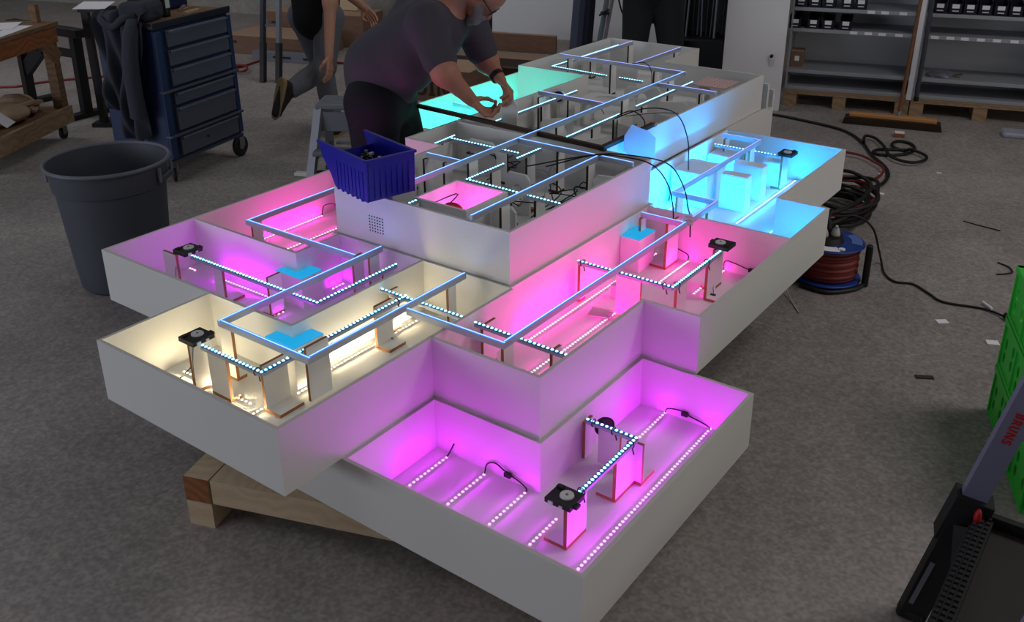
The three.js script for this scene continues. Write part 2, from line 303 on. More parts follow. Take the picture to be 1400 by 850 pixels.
// aluminium rail with a glowing inlay
function rail(label, runs, y, posts, y0, gm = railGlow) {
  const t = thing('light_rail', label, 'light rail');
  for (const run of runs) for (let i = 0; i + 1 < run.length; i++) {
    const a = V(run[i][0], y, run[i][1]), b = V(run[i + 1][0], y, run[i + 1][1]), d = b.clone().sub(a).normalize().multiplyScalar(0.0065);
    const a2 = i ? a.clone().add(d) : a, b2 = i + 2 < run.length ? b.clone().add(d) : b;
    piece('channel', bar(a2.clone().setY(y - 0.01), b2.clone().setY(y - 0.01), 0.013, 0.02), mat.railBody, t);
    piece('light_inlay', bar(a2.clone().setY(y), b2.clone().setY(y), 0.0105, 0.002), gm, t); piece('light_core', bar(a2.clone().setY(y + 0.0012), b2.clone().setY(y + 0.0012), 0.0036, 0.002), gm === railGlow ? railCore : railCorePale, t);
    if (gm === railGlow && y < 0.7) areaLight((a.x + b.x) / 2, y + 0.003, (a.z + b.z) / 2, 0.0085, a.distanceTo(b), [0.16, 0.36, 1.0], 10, Math.atan2(b.x - a.x, b.z - a.z));
  }
  for (const [x, z, turn, w, foot] of posts) bracket(t, x, z, y0, y - 0.022 - y0, turn, w, foot);
  return t;
}
function fanModule(label, x, y, z, turn) {
  const t = thing('fan_module', label, 'fan module', [x, y, z], turn);
  piece('housing', [rbox(0.082, 0.016, 0.074, 0.002, 0, 0.008, 0), box(0.02, 0.006, 0.012, -0.028, 0.018, -0.022), box(0.012, 0.008, 0.02, 0.046, 0.008, 0.012)], mat.black, t);
  piece('disc', [cyl(0.019, 0.02, 0.004, 0.006, 0.018, -0.002, 28)], mat.disc, t, 'round pale disc on the black housing');
  piece('hub', cyl(0.004, 0.004, 0.0015, 0.006, 0.0207, -0.002, 12), mat.aluDull, t);
  piece('socket', [box(0.014, 0.01, 0.004, -0.02, 0.007, 0.039), box(0.01, 0.006, 0.004, 0.012, 0.007, 0.039)], mat.tapeWhite, t);
  return t;
}
const Q = Math.PI / 2;
// --- lowest tray, magenta
const yf1 = 0.206;
floorStrip('short magenta strip against the corner, first along the near inner wall', [-0.33, 0.039], [-0.33, 0.21], yf1, 'magenta', 16, true);
floorStrip('short magenta strip, second from the inner corner of the lowest tray', [-0.18, 0.039], [-0.18, 0.21], yf1, 'magenta', 16, true);
floorStrip('short magenta strip joined by a grey cable to its neighbour, beside the inner edge', [-0.027, 0.038], [-0.027, 0.21], yf1, 'magenta', 16, true);
floorStrip('very short magenta strip under the fan module of the lowest tray', [0.115, 0.082], [0.115, 0.211], yf1, 'magenta', 14, true);
floorStrip('magenta strip running behind the bend of the raised strip', [0.109, -0.59], [0.109, -0.417], yf1, 'magenta', 16, true);
floorStrip('longest magenta strip along the outer wall of the lowest tray', [0.275, -0.591], [0.275, 0.214], yf1, 'magenta', 16, true);
raisedStrip('blue-white strip raised on brown-edged boards over the magenta tray', [[[0.039, -0.203], [0.208, -0.203], [0.208, 0.125]]], 0.362, [[0.208, -0.082, 0, 0.12, 0.066], [0.204, 0.172, 0, 0.1, 0.075], [0.206, -0.2, -Q, 0.03, 0.085], [0.028, -0.2, 0, 0.045, 0.0]], yf1, true);
bracket(scene.children.at(-1), 0.15, -0.214, yf1, 0.145, Q, 0.075, 0);
fanModule('black fan module with a white disc in the magenta tray', 0.198, 0.368, 0.168, 0.0);
// --- middle tray
const yf2 = 0.395, yr = 0.616, yd = 0.566;
floorStrip('purple strip under the raised strip of the purple compartment', [-1.696, -0.152], [-1.372, -0.152], yf2, 'purple', 22);
floorStrip('stub of purple strip beside the fan of the purple compartment', [-1.845, -0.143], [-1.815, -0.143], yf2, 'purple', 0);
floorStrip('short purple strip beside the pink partition corner', [-1.225, -0.351], [-1.225, -0.403], yf2, 'purple', 22);
floorStrip('short purple strip below the crossing of rail and yellow wall', [-1.229, -0.1], [-1.229, -0.06], yf2, 'purple', 22);
floorStrip('purple strip hidden along the yellow partition', [-1.16, 0.12], [-0.9, 0.12], yf2, 'purple', 22);
floorStrip('pink strip nearest the outer wall beyond the purple compartment', [-1.845, -0.87], [-1.845, -0.53], yf2, 'pink', 24.5916);
floorStrip('pink strip between the outer wall and the upper tray', [-1.674, -0.83], [-1.674, -0.516], yf2, 'pink', 24.5916);
floorStrip('warm white strip under the fan of the yellow compartment', [-1.162, 0.38], [-0.997, 0.376], yf2, 'warm', 52.5);
floorStrip('warm white dash between the two brown-edged supports', [-0.885, 0.381], [-0.832, 0.378], yf2, 'warm', 31);
floorStrip('warm white dash in front of the nearest yellow bracket', [-0.776, 0.425], [-0.776, 0.364], yf2, 'warm', 31);
floorStrip('warm white dash behind the nearest yellow bracket', [-0.754, 0.249], [-0.754, 0.205], yf2, 'warm', 31);
floorStrip('warm white strip along the middle of the yellow compartment', [-0.78, 0.086], [-0.78, -0.14], yf2, 'warm', 26);
floorStrip('warm white strip beyond the middle bracket of the yellow compartment', [-0.779, -0.228], [-0.779, -0.335], yf2, 'warm', 26);
floorStrip('long pink strip beside the inner wall of the front pink compartment', [-0.362, -0.439], [-0.362, -1.053], yf2, 'pink', 16.767);
floorStrip('long pink strip in the middle of the front pink compartment floor', [-0.223, -0.439], [-0.223, -0.885], yf2, 'pink', 16.767);
floorStrip('pink dash behind the cyan-topped box', [-0.363, -1.325], [-0.363, -1.38], yf2, 'pink', 0);
floorStrip('pink strip running towards the cyan partition', [-0.217, -1.123], [-0.217, -1.385], yf2, 'pink', 14.5314);
floorStrip('pink dash beside the black connector near the outer wall', [-0.058, -1.354], [-0.058, -1.385], yf2, 'pink', 25);
floorStrip('pink dash near the outer wall of the front pink compartment', [-0.061, -1.128], [-0.061, -1.218], yf2, 'pink', 14.5314);
floorStrip('pink strip at the near corner under the blue rail bend', [-0.228, -0.282], [-0.228, -0.383], yf2, 'pink', 16.767);
floorStrip('pink dash at the inner corner of the middle tray', [-0.063, -0.64], [-0.063, -0.985], yf2, 'pink', 20);
floorStrip('long cyan strip in the middle of the cyan compartment', [-0.23, -1.903], [-0.23, -2.62], yf2, 'cyan', 60);
floorStrip('cyan dash in the corner of the cyan compartment', [-0.062, -1.885], [-0.062, -1.925], yf2, 'cyan', 60);
floorStrip('cyan strip behind the white boxes', [-0.56, -1.5], [-0.56, -2.5], yf2, 'cyan', 260);
floorStrip('cyan strip close to the pink partition', [0.09, -1.47], [0.09, -1.72], yf2, 'cyan', 56);
floorStrip('turquoise strip along the outer wall of the far compartment', [-2.24, -1.95], [-2.24, -3.1], yf2, 'teal', 34);
floorStrip('turquoise strip along the foot of the rear upper tray', [-1.7, -1.85], [-1.7, -2.5], yf2, 'teal', 40);

raisedStrip('blue-white strip raised across the purple compartment', [[[-1.6, -0.001], [-0.918, -0.001], [-0.918, -0.39]]], yd, [[-1.5, -0.02, -Q, 0.05, 0.09], [-1.235, -0.05, 0, 0.06, 0.05], [-0.93, -0.33, 0, 0.05, 0.06]], yf2);
raisedStrip('blue-white strip raised through the yellow compartment', [[[-0.985, 0.412], [-0.709, 0.412], [-0.709, -0.215]]], yd, [[-0.885, 0.402, Q, 0.09, -0.04], [-0.757, 0.377, 0, 0.0945, -0.072], [-0.756, -0.108, 0, 0.08, -0.066]], yf2);
raisedStrip('blue-white strip raised along the foot of the front upper tray', [[[-0.826, -0.206], [-0.44, -0.206]], [[-0.392, -0.2], [-0.04, -0.195]]], yd, [[-0.8, -0.22, 0, 0.05, 0.05], [-0.375, -0.21, 0, 0.07, 0.05], [-0.1, -0.205, 0, 0.05, 0.05]], yf2);
raisedStrip('blue-white strip bent through the front pink compartment', [[[-0.386, -0.807], [0.003, -0.807], [0.003, -1.19]]], yd, [[-0.386, -0.812, 0, 0.04, 0.03], [-0.12, -0.806, Q, 0.1, 0.0], [-0.0, -0.84, 0, 0.075, 0.0], [-0.004, -1.1, 0, 0.08, -0.055]], yf2);
raisedStrip('blue-white strip at the far end of the cyan compartment', [[[-0.61, -2.46], [-0.275, -2.46]]], yd, [[-0.45, -2.47, 0, 0.04, 0.03]], yf2);
fanModule('black fan module with a white disc in the purple compartment', -1.64, yd + 0.002, -0.012, Q);
fanModule('black fan module with a white disc in the yellow compartment', -1.03, yd + 0.002, 0.4, Q);
fanModule('black fan module with a white disc in the front pink compartment', -0.01, yd + 0.002, -1.235, Math.PI);
fanModule('black fan module with a white disc in the cyan compartment', -0.238, yd + 0.002, -2.49, -Q);
for (const [x, z] of [[-1.64, -0.01], [-1.03, 0.4], [-0.012, -1.23], [-0.245, -2.49]]) { }
bracketThing('white board propping the fan module of the purple compartment', -1.655, 0.03, yd - yf2 + 0.001, Q);
bracketThing('white board propping the fan module of the yellow compartment', -1.02, 0.44, yd - yf2 + 0.001, 0);
bracketThing('white board propping the fan module of the front pink compartment', -0.02, -1.19, yd - yf2 + 0.001, 0);
bracketThing('white board propping the fan module of the cyan compartment', -0.25, -2.45, yd - yf2 + 0.001, 0);
function bracketThing(label, x, z, h, turn) { const t = thing('prop_board', label, 'support board', [x, yf2, z], turn); piece('board', box(0.011, h - 0.011, 0.08, 0, 0.011 + (h - 0.011) / 2, -0.04), [mat.whiteIn, mat.whiteIn, mat.mdf, mat.mdf, mat.mdf, mat.mdf], t); piece('foot', box(0.05, 0.011, 0.08, -0.0195, 0.0055, -0.04), [mat.mdf, mat.mdf, mat.whiteIn, mat.whiteIn, mat.mdf, mat.mdf], t); }
rail('blue-lit rail framing the yellow compartment and crossing its wall', [[[-0.996, -0.40], [-0.996, 0.33], [-0.594, 0.33], [-0.594, -0.395]]], yr, [[-0.97, 0.31, Q, 0.06, -0.04], [-0.677, 0.27, 0, 0.09, 0.0], [-0.595, -0.3, 0, 0.04, 0.03], [-0.996, -0.33, 0, 0.05, 0.05]], yf2);
rail('blue-lit rail bent along the middle of the front pink compartment', [[[-0.571, -0.074], [-0.186, -0.074], [-0.186, -1.268], [-0.38, -1.268]]], yr, [[-0.19, -0.075, 0, 0.05, 0.04], [-0.375, -1.25, 0, 0.04, 0.04], [-0.26, -1.262, 0, 0.1, 0.075]], yf2);
rail('blue-lit rail stepping through the cyan compartment', [[[-0.186, -1.29], [-0.19, -1.565], [-0.39, -1.565], [-0.39, -2.502], [-0.59, -2.502]]], yr, [[-0.2, -1.5, 0, 0.05, 0.03], [-0.39, -1.6, 0, 0.06, 0.03], [-0.4, -2.4, 0, 0.06, 0.03], [-0.57, -2.48, 0, 0.05, 0.03]], yf2, railGlowPale);
rail('blue-lit rail in the far pink compartment beside the blue bin', [[[-1.618, -0.84], [-1.618, -0.284], [-1.018, -0.284]]], yr, [[-1.618, -0.3, 0, 0.05, 0.05], [-1.05, -0.3, 0, 0.05, 0.04]], yf2);
rail('pale rail over the turquoise compartment floor', [[[-2.35, -2.45], [-2.0, -2.45], [-2.0, -2.0], [-1.55, -2.0]]], 0.53, [[-2.0, -2.1, 0, 0.06, 0.04]], yf2, railGlowPale);
// light wells
const cyanTop = glow(0.0, 0.36, 0.72, 1.0);
function well(label, plan, top, x, z, s) {
  const t = thing('light_well', label, 'model box'); piece('box', prism(plan, yf2, top - 0.004), mat.whiteIn, t); piece('lit_top', prism(plan, top - 0.004, top), cyanTop, t, 'glowing cyan top plate');
  areaLight(x, top + 0.002, z, s, s, [0, 0.5, 0.8], 0.9);
}
well('white angled box with a cyan top in the yellow compartment', [[-0.89, 0.202], [-0.81, 0.202], [-0.81, 0.125], [-0.755, 0.125], [-0.755, 0.25], [-0.89, 0.25]], 0.556, -0.78, 0.22, 0.045);
well('white angled box with a cyan top in the purple compartment', [[-1.325, -0.199], [-1.244, -0.199], [-1.244, -0.27], [-1.187, -0.27], [-1.187, -0.165], [-1.325, -0.165]], 0.52, -1.215, -0.19, 0.03);
well('white square box with a cyan top in the front pink compartment', [[-0.416, -1.3], [-0.33, -1.3], [-0.33, -1.17], [-0.416, -1.17]], 0.54, -0.373, -1.235, 0.08);
const boxLabels = ['white box nearest the long strip in the cyan compartment', 'white box behind the nearest one in the cyan compartment', 'small white box below the cyan fan module', 'largest white box against the upper tray in the cyan compartment', 'low white box under the far blue-white strip in the cyan compartment'];
[[-0.39, -2.115, -0.262, -2.05, 0.565], [-0.41, -2.3, -0.262, -2.235, 0.565], [-0.345, -2.52, -0.25, -2.455, 0.53], [-0.615, -2.2, -0.43, -1.99, 0.56], [-0.62, -2.56, -0.47, -2.4, 0.53]].forEach(([x0, z0, x1, z1, h], i) => {
  const t = thing('model_box', boxLabels[i], 'model box', [(x0 + x1) / 2, yf2, (z0 + z1) / 2]); const w = x1 - x0, d = z1 - z0, H = h - yf2;
  piece('body', rbox(w, H - 0.004, d, 0.0015, 0, H / 2 - 0.002, 0), mat.whiteIn, t); piece('lid', rbox(w - 0.004, 0.004, d - 0.004, 0.001, 0, H - 0.002, 0), mat.whiteIn, t);
});
{ const t = thing('floor_plate', 'flat square grey plate lying between the pink strips', 'plate', [-0.262, yf2, -0.77], 0.25); piece('plate', rbox(0.085, 0.008, 0.06, 0.002, 0, 0.004, 0), mat.rim, t); piece('lip', rbox(0.085, 0.012, 0.006, 0.002, 0, 0.006, -0.028), mat.rim, t);
  const b = thing('floor_block', 'small upright grey block beside the pink strips', 'block', [-0.29, yf2, -0.93]); piece('block', rbox(0.035, 0.05, 0.03, 0.002, 0, 0.025, 0), mat.rim, b); piece('cap', rbox(0.037, 0.004, 0.032, 0.001, 0, 0.052, 0), mat.rim, b); }
// black ties round the raised strips, and the little round speaker by the magenta strip
function ties(label, list) { const p = scene.children.find((o) => o.userData.label === label); for (const [x, y, z, alongX] of list) piece('cable_tie', [new THREE.TorusGeometry(0.012, 0.0016, 6, 18).rotateY(alongX ? Math.PI / 2 : 0).translate(x, y - 0.004, z), bar(V(x + 0.006, y - 0.012, z), V(x + 0.014, y - 0.032, z + 0.003), 0.003)], mat.black, p); }
ties('blue-white strip raised on brown-edged boards over the magenta tray', [[0.06, 0.362, -0.203, true], [0.13, 0.362, -0.203, true], [0.208, 0.362, -0.17, false], [0.208, 0.362, 0.1, false]]);
ties('blue-white strip bent through the front pink compartment', [[-0.37, yd, -0.807, true], [-0.03, yd, -0.807, true], [0.003, yd, -0.84, false], [0.003, yd, -1.08, false]]);
ties('blue-white strip raised through the yellow compartment', [[-0.73, yd, 0.412, true], [-0.709, yd, -0.17, false]]);
{ const t = thing('round_speaker', 'small round black speaker behind the raised strip of the magenta tray', 'speaker', [0.075, 0.335, -0.24], 0.9); piece('cone', new THREE.CylinderGeometry(0.03, 0.026, 0.014, 28).rotateX(Q), mat.black, t); piece('rim', new THREE.TorusGeometry(0.03, 0.003, 8, 28).translate(0, 0, 0.006), mat.blackSoft, t); piece('stalk', box(0.008, 0.13, 0.006, 0, -0.065, 0), mat.black, t); }
// connectors and grey leads on the tray floors and walls
function lead(label, pts, clip, r = 0.0022, m = mat.cable) {
  const t = thing('strip_lead', label, 'cable'); piece('wire', tube(pts, r), m, t); if (clip) piece('connector', [box(0.022, 0.014, 0.012, ...clip)], mat.black, t);
}
lead('thin lead from the first short magenta strip into the wall', [[-0.33, 0.209, 0.038], [-0.33, 0.216, 0.026], [-0.32, 0.245, 0.016], [-0.318, 0.25, 0.012]], null);
lead('grey lead with black connector joining two short magenta strips', [[-0.18, 0.209, 0.036], [-0.182, 0.235, 0.02], [-0.15, 0.25, 0.018], [-0.105, 0.235, 0.02], [-0.06, 0.222, 0.018], [-0.03, 0.212, 0.024], [-0.027, 0.208, 0.037]], [-0.1, 0.233, 0.024]);
lead('grey lead with black connector at the end wall of the magenta tray', [[0.109, 0.208, -0.59], [0.12, 0.23, -0.588], [0.17, 0.24, -0.588], [0.2, 0.232, -0.586], [0.25, 0.224, -0.586], [0.272, 0.215, -0.588], [0.275, 0.209, -0.585]], [0.185, 0.236, -0.583]);
lead('black lead with connector on the outer wall of the pink compartment', [[-0.06, 0.4, -1.385], [-0.055, 0.44, -1.388], [-0.01, 0.44, -1.388], [0.05, 0.43, -1.386], [0.1, 0.43, -1.388], [0.14, 0.42, -1.388]], [0.06, 0.432, -1.38]);
lead('black lead behind the long pink strip', [[-0.217, 0.4, -1.386], [-0.22, 0.425, -1.388], [-0.26, 0.44, -1.388], [-0.3, 0.45, -1.388], [-0.33, 0.47, -1.388]], null);
lead('black lead with connector under the yellow fan module', [[-1.2, 0.42, 0.3], [-1.17, 0.4, 0.34], [-1.13, 0.4, 0.42], [-1.1, 0.398, 0.46], [-1.05, 0.4, 0.47]], [-1.05, 0.403, 0.47]);
lead('black lead with connector beside the purple crossing', [[-1.22, 0.4, -0.06], [-1.2, 0.43, 0.0], [-1.16, 0.45, 0.05], [-1.12, 0.43, 0.08], [-1.08, 0.4, 0.12]], [-1.16, 0.45, 0.05]);
lead('thin lead hanging from the fan of the front pink compartment', [[-0.005, 0.56, -1.2], [-0.002, 0.5, -1.18], [0, 0.44, -1.16], [0.01, 0.4, -1.15]], [0.01, 0.402, -1.14], 0.0012);
lead('black connector lead beside the far pink strips', [[-1.845, 0.4, -0.872], [-1.83, 0.45, -0.88], [-1.75, 0.47, -0.88], [-1.69, 0.44, -0.88], [-1.674, 0.4, -0.84]], [-1.74, 0.47, -0.874]);
lead('thin wire drooping below the yellow fan module', [[-1.01, 0.56, 0.43], [-1.01, 0.5, 0.44], [-1.012, 0.41, 0.44]], null, 0.0012);
lead('thin wire drooping below the purple fan module', [[-1.66, 0.56, 0.02], [-1.66, 0.5, 0.04], [-1.65, 0.41, 0.05]], null, 0.0012);
lead('black lead with connector at the warm strip beyond the middle bracket', [[-0.78, 0.4, -0.23], [-0.782, 0.405, -0.2], [-0.77, 0.41, -0.18], [-0.72, 0.4, -0.17]], [-0.775, 0.408, -0.19]);
lead('black connector lead against the front wall of the purple compartment', [[-1.33, 0.4, 0.05], [-1.28, 0.42, 0.1], [-1.24, 0.41, 0.15], [-1.18, 0.4, 0.17]], [-1.26, 0.416, 0.12]);
// --- upper trays
const y3 = 0.606, yr3 = 0.813, yd3 = 0.762;
rail('long blue-lit rail running the whole length of the upper trays', [[[-1.016, -0.47], [-1.016, -2.87]]], yr3, [[-1.02, -0.95, 0, 0.06, 0.05], [-1.02, -1.6, 0, 0.06, 0.05], [-1.02, -2.2, 0, 0.06, 0.05], [-1.02, -2.7, 0, 0.06, 0.05]], y3);
rail('short blue-lit rail from the outer wall to the long upper rail', [[[-1.2, -0.905], [-1.026, -0.905]]], yr3, [[-1.2, -0.88, 0, 0.05, 0.05], [-1.1, -0.89, 0, 0.05, 0.0]], y3);
rail('blue-lit rail bent across the front upper tray near its outer corner', [[[-0.6, -0.445], [-0.6, -1.285]], [[-1.006, -1.292], [-0.435, -1.282]]], yr3, [[-0.6, -1.2, 0, 0.05, 0.05], [-0.605, -0.62, 0, 0.05, 0.05], [-0.8, -1.28, 0, 0.05, 0.05]], y3);
rail('lilac rail across the far end of the rear upper tray', [[[-1.865, -2.9], [-1.006, -2.88]]], yr3, [[-1.8, -2.89, 0, 0.05, 0.03], [-1.5, -2.89, 0, 0.06, 0.05], [-1.2, -2.87, 0, 0.06, 0.05]], y3, railGlowPale);
rail('lilac rail reaching to the farthest corner of the rear upper tray', [[[-1.7, -2.91], [-1.7, -3.5]]], yr3, [[-1.7, -3.45, 0, 0.06, 0.05]], y3, railGlowPale);
rail('lilac rail with a free end over the far wall', [[[-1.355, -2.91], [-1.355, -3.5]]], yr3, [[-1.355, -3.42, 0, 0.05, 0.05]], y3, railGlowPale);
rail('lilac rail from the long rail to the outer wall by the pink speckled plate', [[[-1.006, -2.56], [-0.665, -2.55]]], yr3, [[-0.75, -2.53, 0, 0.05, 0.05]], y3, railGlowPale);
rail('short lilac rail beside the white ring board', [[[-1.43, -2.05], [-1.026, -2.03]]], yr3, [[-1.4, -2.0, 0, 0.06, 0.05]], y3, railGlowPale);
raisedStrip('blue-white strip at the foot of the blue bin', [[[-0.949, -0.515], [-0.949, -0.548]]], yd3, [[-0.95, -0.5, 0, 0.06, 0.03]], y3);
raisedStrip('blue-white strip bent around the pink pump box', [[[-0.945, -1.09], [-0.945, -0.85], [-0.475, -0.832]]], yd3, [[-0.94, -1.0, 0, 0.06, 0.05], [-0.6, -0.83, 0, 0.06, 0.05], [-0.78, -0.84, -Q, 0.06, 0.05]], y3);
raisedStrip('blue-white strip crossing under the dark bar between the upper trays', [[[-0.943, -1.19], [-0.943, -1.36]]], yd3, [[-0.94, -1.25, 0, 0.06, 0.03]], y3);
raisedStrip('long blue-white strip in the rear upper tray beside the long rail', [[[-0.943, -1.46], [-0.95, -2.05]]], yd3, [[-0.95, -1.5, 0, 0.06, 0.05], [-0.95, -1.8, 0, 0.07, 0.05], [-0.95, -2.0, 0, 0.06, 0.05]], y3);
raisedStrip('blue-white strip under the far lilac rails', [[[-0.957, -2.24], [-0.962, -2.88]]], yd3, [[-0.96, -2.3, 0, 0.05, 0.05]], y3);
raisedStrip('blue-white strip at the notch beside the man', [[[-1.368, -1.12], [-1.38, -1.296]], [[-1.36, -1.256], [-0.985, -1.25]]], yd3, [[-1.37, -1.2, 0, 0.06, 0.03], [-1.1, -1.25, -Q, 0.06, 0.05]], y3);
raisedStrip('blue-white strip beneath the hands of the man', [[[-1.372, -1.576], [-1.384, -2.34]]], yd3, [[-1.375, -1.7, 0, 0.06, 0.05], [-1.38, -2.0, 0, 0.07, 0.05], [-1.38, -2.25, 0, 0.06, 0.05]], y3);
raisedStrip('blue-white strip angled through the farthest corner', [[[-1.84, -3.56], [-1.835, -2.775], [-1.44, -2.745]], [[-1.35, -2.745], [-1.2, -2.735]]], yd3, [[-1.83, -3.2, 0, 0.06, 0.03], [-1.62, -2.76, 0, 0.06, 0.05]], y3);
// pink pump box
{
  const t = thing('pump_box', 'open white box lit bright pink inside the front upper tray', 'model box', [-0.853, y3, -0.7]);
  for (const [w, d, x, z] of [[0.256, 0.011, 0, 0.122], [0.256, 0.011, 0, -0.122], [0.011, 0.233, 0.1225, 0], [0.011, 0.233, -0.1225, 0]]) piece('side_panel', box(w, 0.155, d, x, 0.0775, z), mat.whiteIn, t);
  piece('floor_panel', box(0.232, 0.004, 0.232, 0, 0.004, 0), mat.whiteIn, t);
  piece('hose', tube([[-0.06, 0.02, 0.03], [-0.07, 0.07, 0.03], [-0.05, 0.11, 0.02], [-0.01, 0.1, 0.0], [0.0, 0.04, -0.02]], 0.008), mat.redCable, t);
  piece('lamp', cyl(0.012, 0.012, 0.008, 0.03, 0.01, 0.0, 16), glow(3, 1.6, 2.8, 1), t);
  areaLight(-0.823, y3 + 0.0165, -0.7, 0.05, 0.05, [1.0, 0.1, 0.7], 60); areaLight(-0.9, y3 + 0.0165, -0.74, 0.03, 0.03, [1.0, 0.1, 0.7], 50);
}
{
  const t = thing('speckled_plate', 'pale pink speckled plate lying at the far end of the rear upper tray', 'plate', [-0.845, 0.76, -2.935], 0); piece('plate', rbox(0.19, 0.008, 0.2, 0.002), mat.pinkPlate, t);
  const h = []; for (let i = 0; i < 6; i++) for (let j = 0; j < 6; j++) h.push(cyl(0.004, 0.004, 0.002, -0.075 + i * 0.03, 0.0045, -0.08 + j * 0.032, 8)); piece('speckle', h, std(0xc48e8a, 0.7), t);
  piece('leg', [box(0.011, 0.15, 0.15, 0.07, -0.079, 0), box(0.011, 0.15, 0.15, -0.07, -0.079, 0)], mat.whiteIn, t);
}
// dark bar laid across the upper trays and its return
{
  const t = thing('dark_bar', 'thin dark bar laid across the upper trays below the hands', 'bar'); piece('bar', bar(V(-1.79, 0.801, -1.497), V(-0.655, 0.801, -1.412), 0.02, 0.018), mat.darkMdf, t); piece('end_cap', box(0.024, 0.02, 0.024, -0.655, 0.801, -1.412), mat.black, t);
  const s = thing('brown_batten', 'brown batten along the broken rim beside the clear hexagon', 'batten'); piece('batten', bar(V(-0.662, 0.8, -1.43), V(-0.662, 0.8, -1.86), 0.024, 0.016), mat.darkMdf, s); piece('end', box(0.026, 0.018, 0.02, -0.662, 0.8, -1.87), mat.mdf, s);
}
{
  const h = new THREE.Shape([[1.604, 0.865], [1.755, 0.8], [1.83, 0.75], [1.83, 0.64], [1.8, 0.602], [1.541, 0.76], [1.541, 0.83]].map(([a, b]) => new THREE.Vector2(a, b)));
  const g = new THREE.ExtrudeGeometry(h, { depth: 0.002, bevelEnabled: false }).rotateY(Q).translate(-0.628, 0, 0);
  const t = thing('acrylic_sheet', 'clear hexagonal acrylic panel leaning on the upper tray', 'panel'); piece('sheet', g, mat.film, t); piece('fold', box(0.003, 0.15, 0.003, -0.628, 0.69, -1.75), mat.film, t);
}
// upright boards standing in the upper trays
function holedBoard(label, x, z, w, h, turn, hole) {
  const s = new THREE.Shape(); s.moveTo(-w / 2, 0); s.lineTo(w / 2, 0); s.lineTo(w / 2, h - 0.02); s.lineTo(w / 2 - 0.02, h); s.lineTo(-w / 2 + 0.02, h); s.lineTo(-w / 2, h - 0.02); s.closePath();
  if (hole) { const p = new THREE.Path(); p.absellipse(0, h * hole[0], hole[1], hole[2], 0, Math.PI * 2, true); s.holes.push(p); }
  const t = thing('upright_board', label, 'board', [x, y3, z], turn); piece('board', new THREE.ExtrudeGeometry(s, { depth: 0.01, bevelEnabled: true, bevelSize: 0.0008, bevelThickness: 0.0008, bevelSegments: 1, curveSegments: 20 }), mat.white, t);
  piece('foot', box(w * 0.8, 0.01, 0.06, 0, 0.005, -0.032), mat.mdf, t);
}
holedBoard('white board with a large oval hole below the long upper rail', -1.13, -1.77, 0.16, 0.17, 0.7, [0.5, 0.05, 0.062]);
holedBoard('white board with corner notches beside the pink pump box', -0.8, -1.0, 0.12, 0.17, 0.0, [0.45, 0.03, 0.05]);
holedBoard('plain white board held upright between the hands', -1.33, -1.66, 0.085, 0.255, 0.2, null);
holedBoard('plain white board under the outer rail of the front upper tray', -0.66, -0.72, 0.11, 0.15, 0.0, null);
holedBoard('plain white board close to the outer front corner', -0.56, -0.58, 0.15, 0.12, 0.0, null);
holedBoard('white board behind the notch strip near the dark bar', -1.22, -1.3, 0.16, 0.16, 0.0, null);
holedBoard('white board standing at the far lilac rail', -1.12, -2.6, 0.2, 0.16, 0.3, [0.5, 0.03, 0.05]);
holedBoard('wide white board at the far corner under the lilac rails', -1.55, -3.1, 0.22, 0.15, 0.2, null);
holedBoard('white board near the middle of the rear upper tray', -0.84, -1.66, 0.14, 0.15, 1.2, null);
holedBoard('tall white board under the rail to the speckled plate', -0.86, -2.45, 0.16, 0.15, 0.5, null);
holedBoard('white board beside the outer wall of the front upper tray', -0.5, -1.2, 0.12, 0.16, 0.2, null);
holedBoard('white board at the side wall of the front upper tray', -1.2, -0.75, 0.12, 0.16, 1.4, null);
{ // ring-shaped board and low octagon
  const t = thing('ring_board', 'flat white ring board lying on legs beside the long rail', 'board', [-1.18, 0.742, -2.33], 0.1);
  const s = new THREE.Shape([[-0.13, -0.09], [0.13, -0.09], [0.13, 0.09], [-0.13, 0.09]].map(([a, b]) => new THREE.Vector2(a, b))), p = new THREE.Path(); p.absellipse(0, 0, 0.075, 0.05, 0, 6.2832, true); s.holes.push(p);
  piece('plate', new THREE.ExtrudeGeometry(s, { depth: 0.01, bevelEnabled: false, curveSegments: 24 }).rotateX(-Q), mat.white, t); for (const a of [-0.12, 0.12]) piece('leg', box(0.012, 0.135, 0.15, a, -0.0685, 0), mat.white, t);
  const o = thing('octagon_fence', 'low white octagonal enclosure in the rear upper tray', 'model fence', [-0.82, y3, -2.1], 0.2);
  for (let i = 0; i < 7; i++) { const a = i * Math.PI / 4 + 0.4, r = 0.14; piece('side_panel', box(0.004, 0.135, 0.118, r, 0.0675, 0).rotateY(a), mat.white, o); }
  const f = thing('round_speaker', 'round grey and black speaker propped at the side of the rear upper tray', 'speaker', [-1.42, 0.75, -2.22], 0.4);
  piece('rim', new THREE.TorusGeometry(0.035, 0.007, 10, 28), mat.disc, f); piece('cone', new THREE.CylinderGeometry(0.033, 0.018, 0.02, 24).rotateX(Q).translate(0, 0, -0.008), mat.black, f); piece('stand', box(0.02, 0.11, 0.02, 0, -0.09, -0.01), mat.white, f);
}
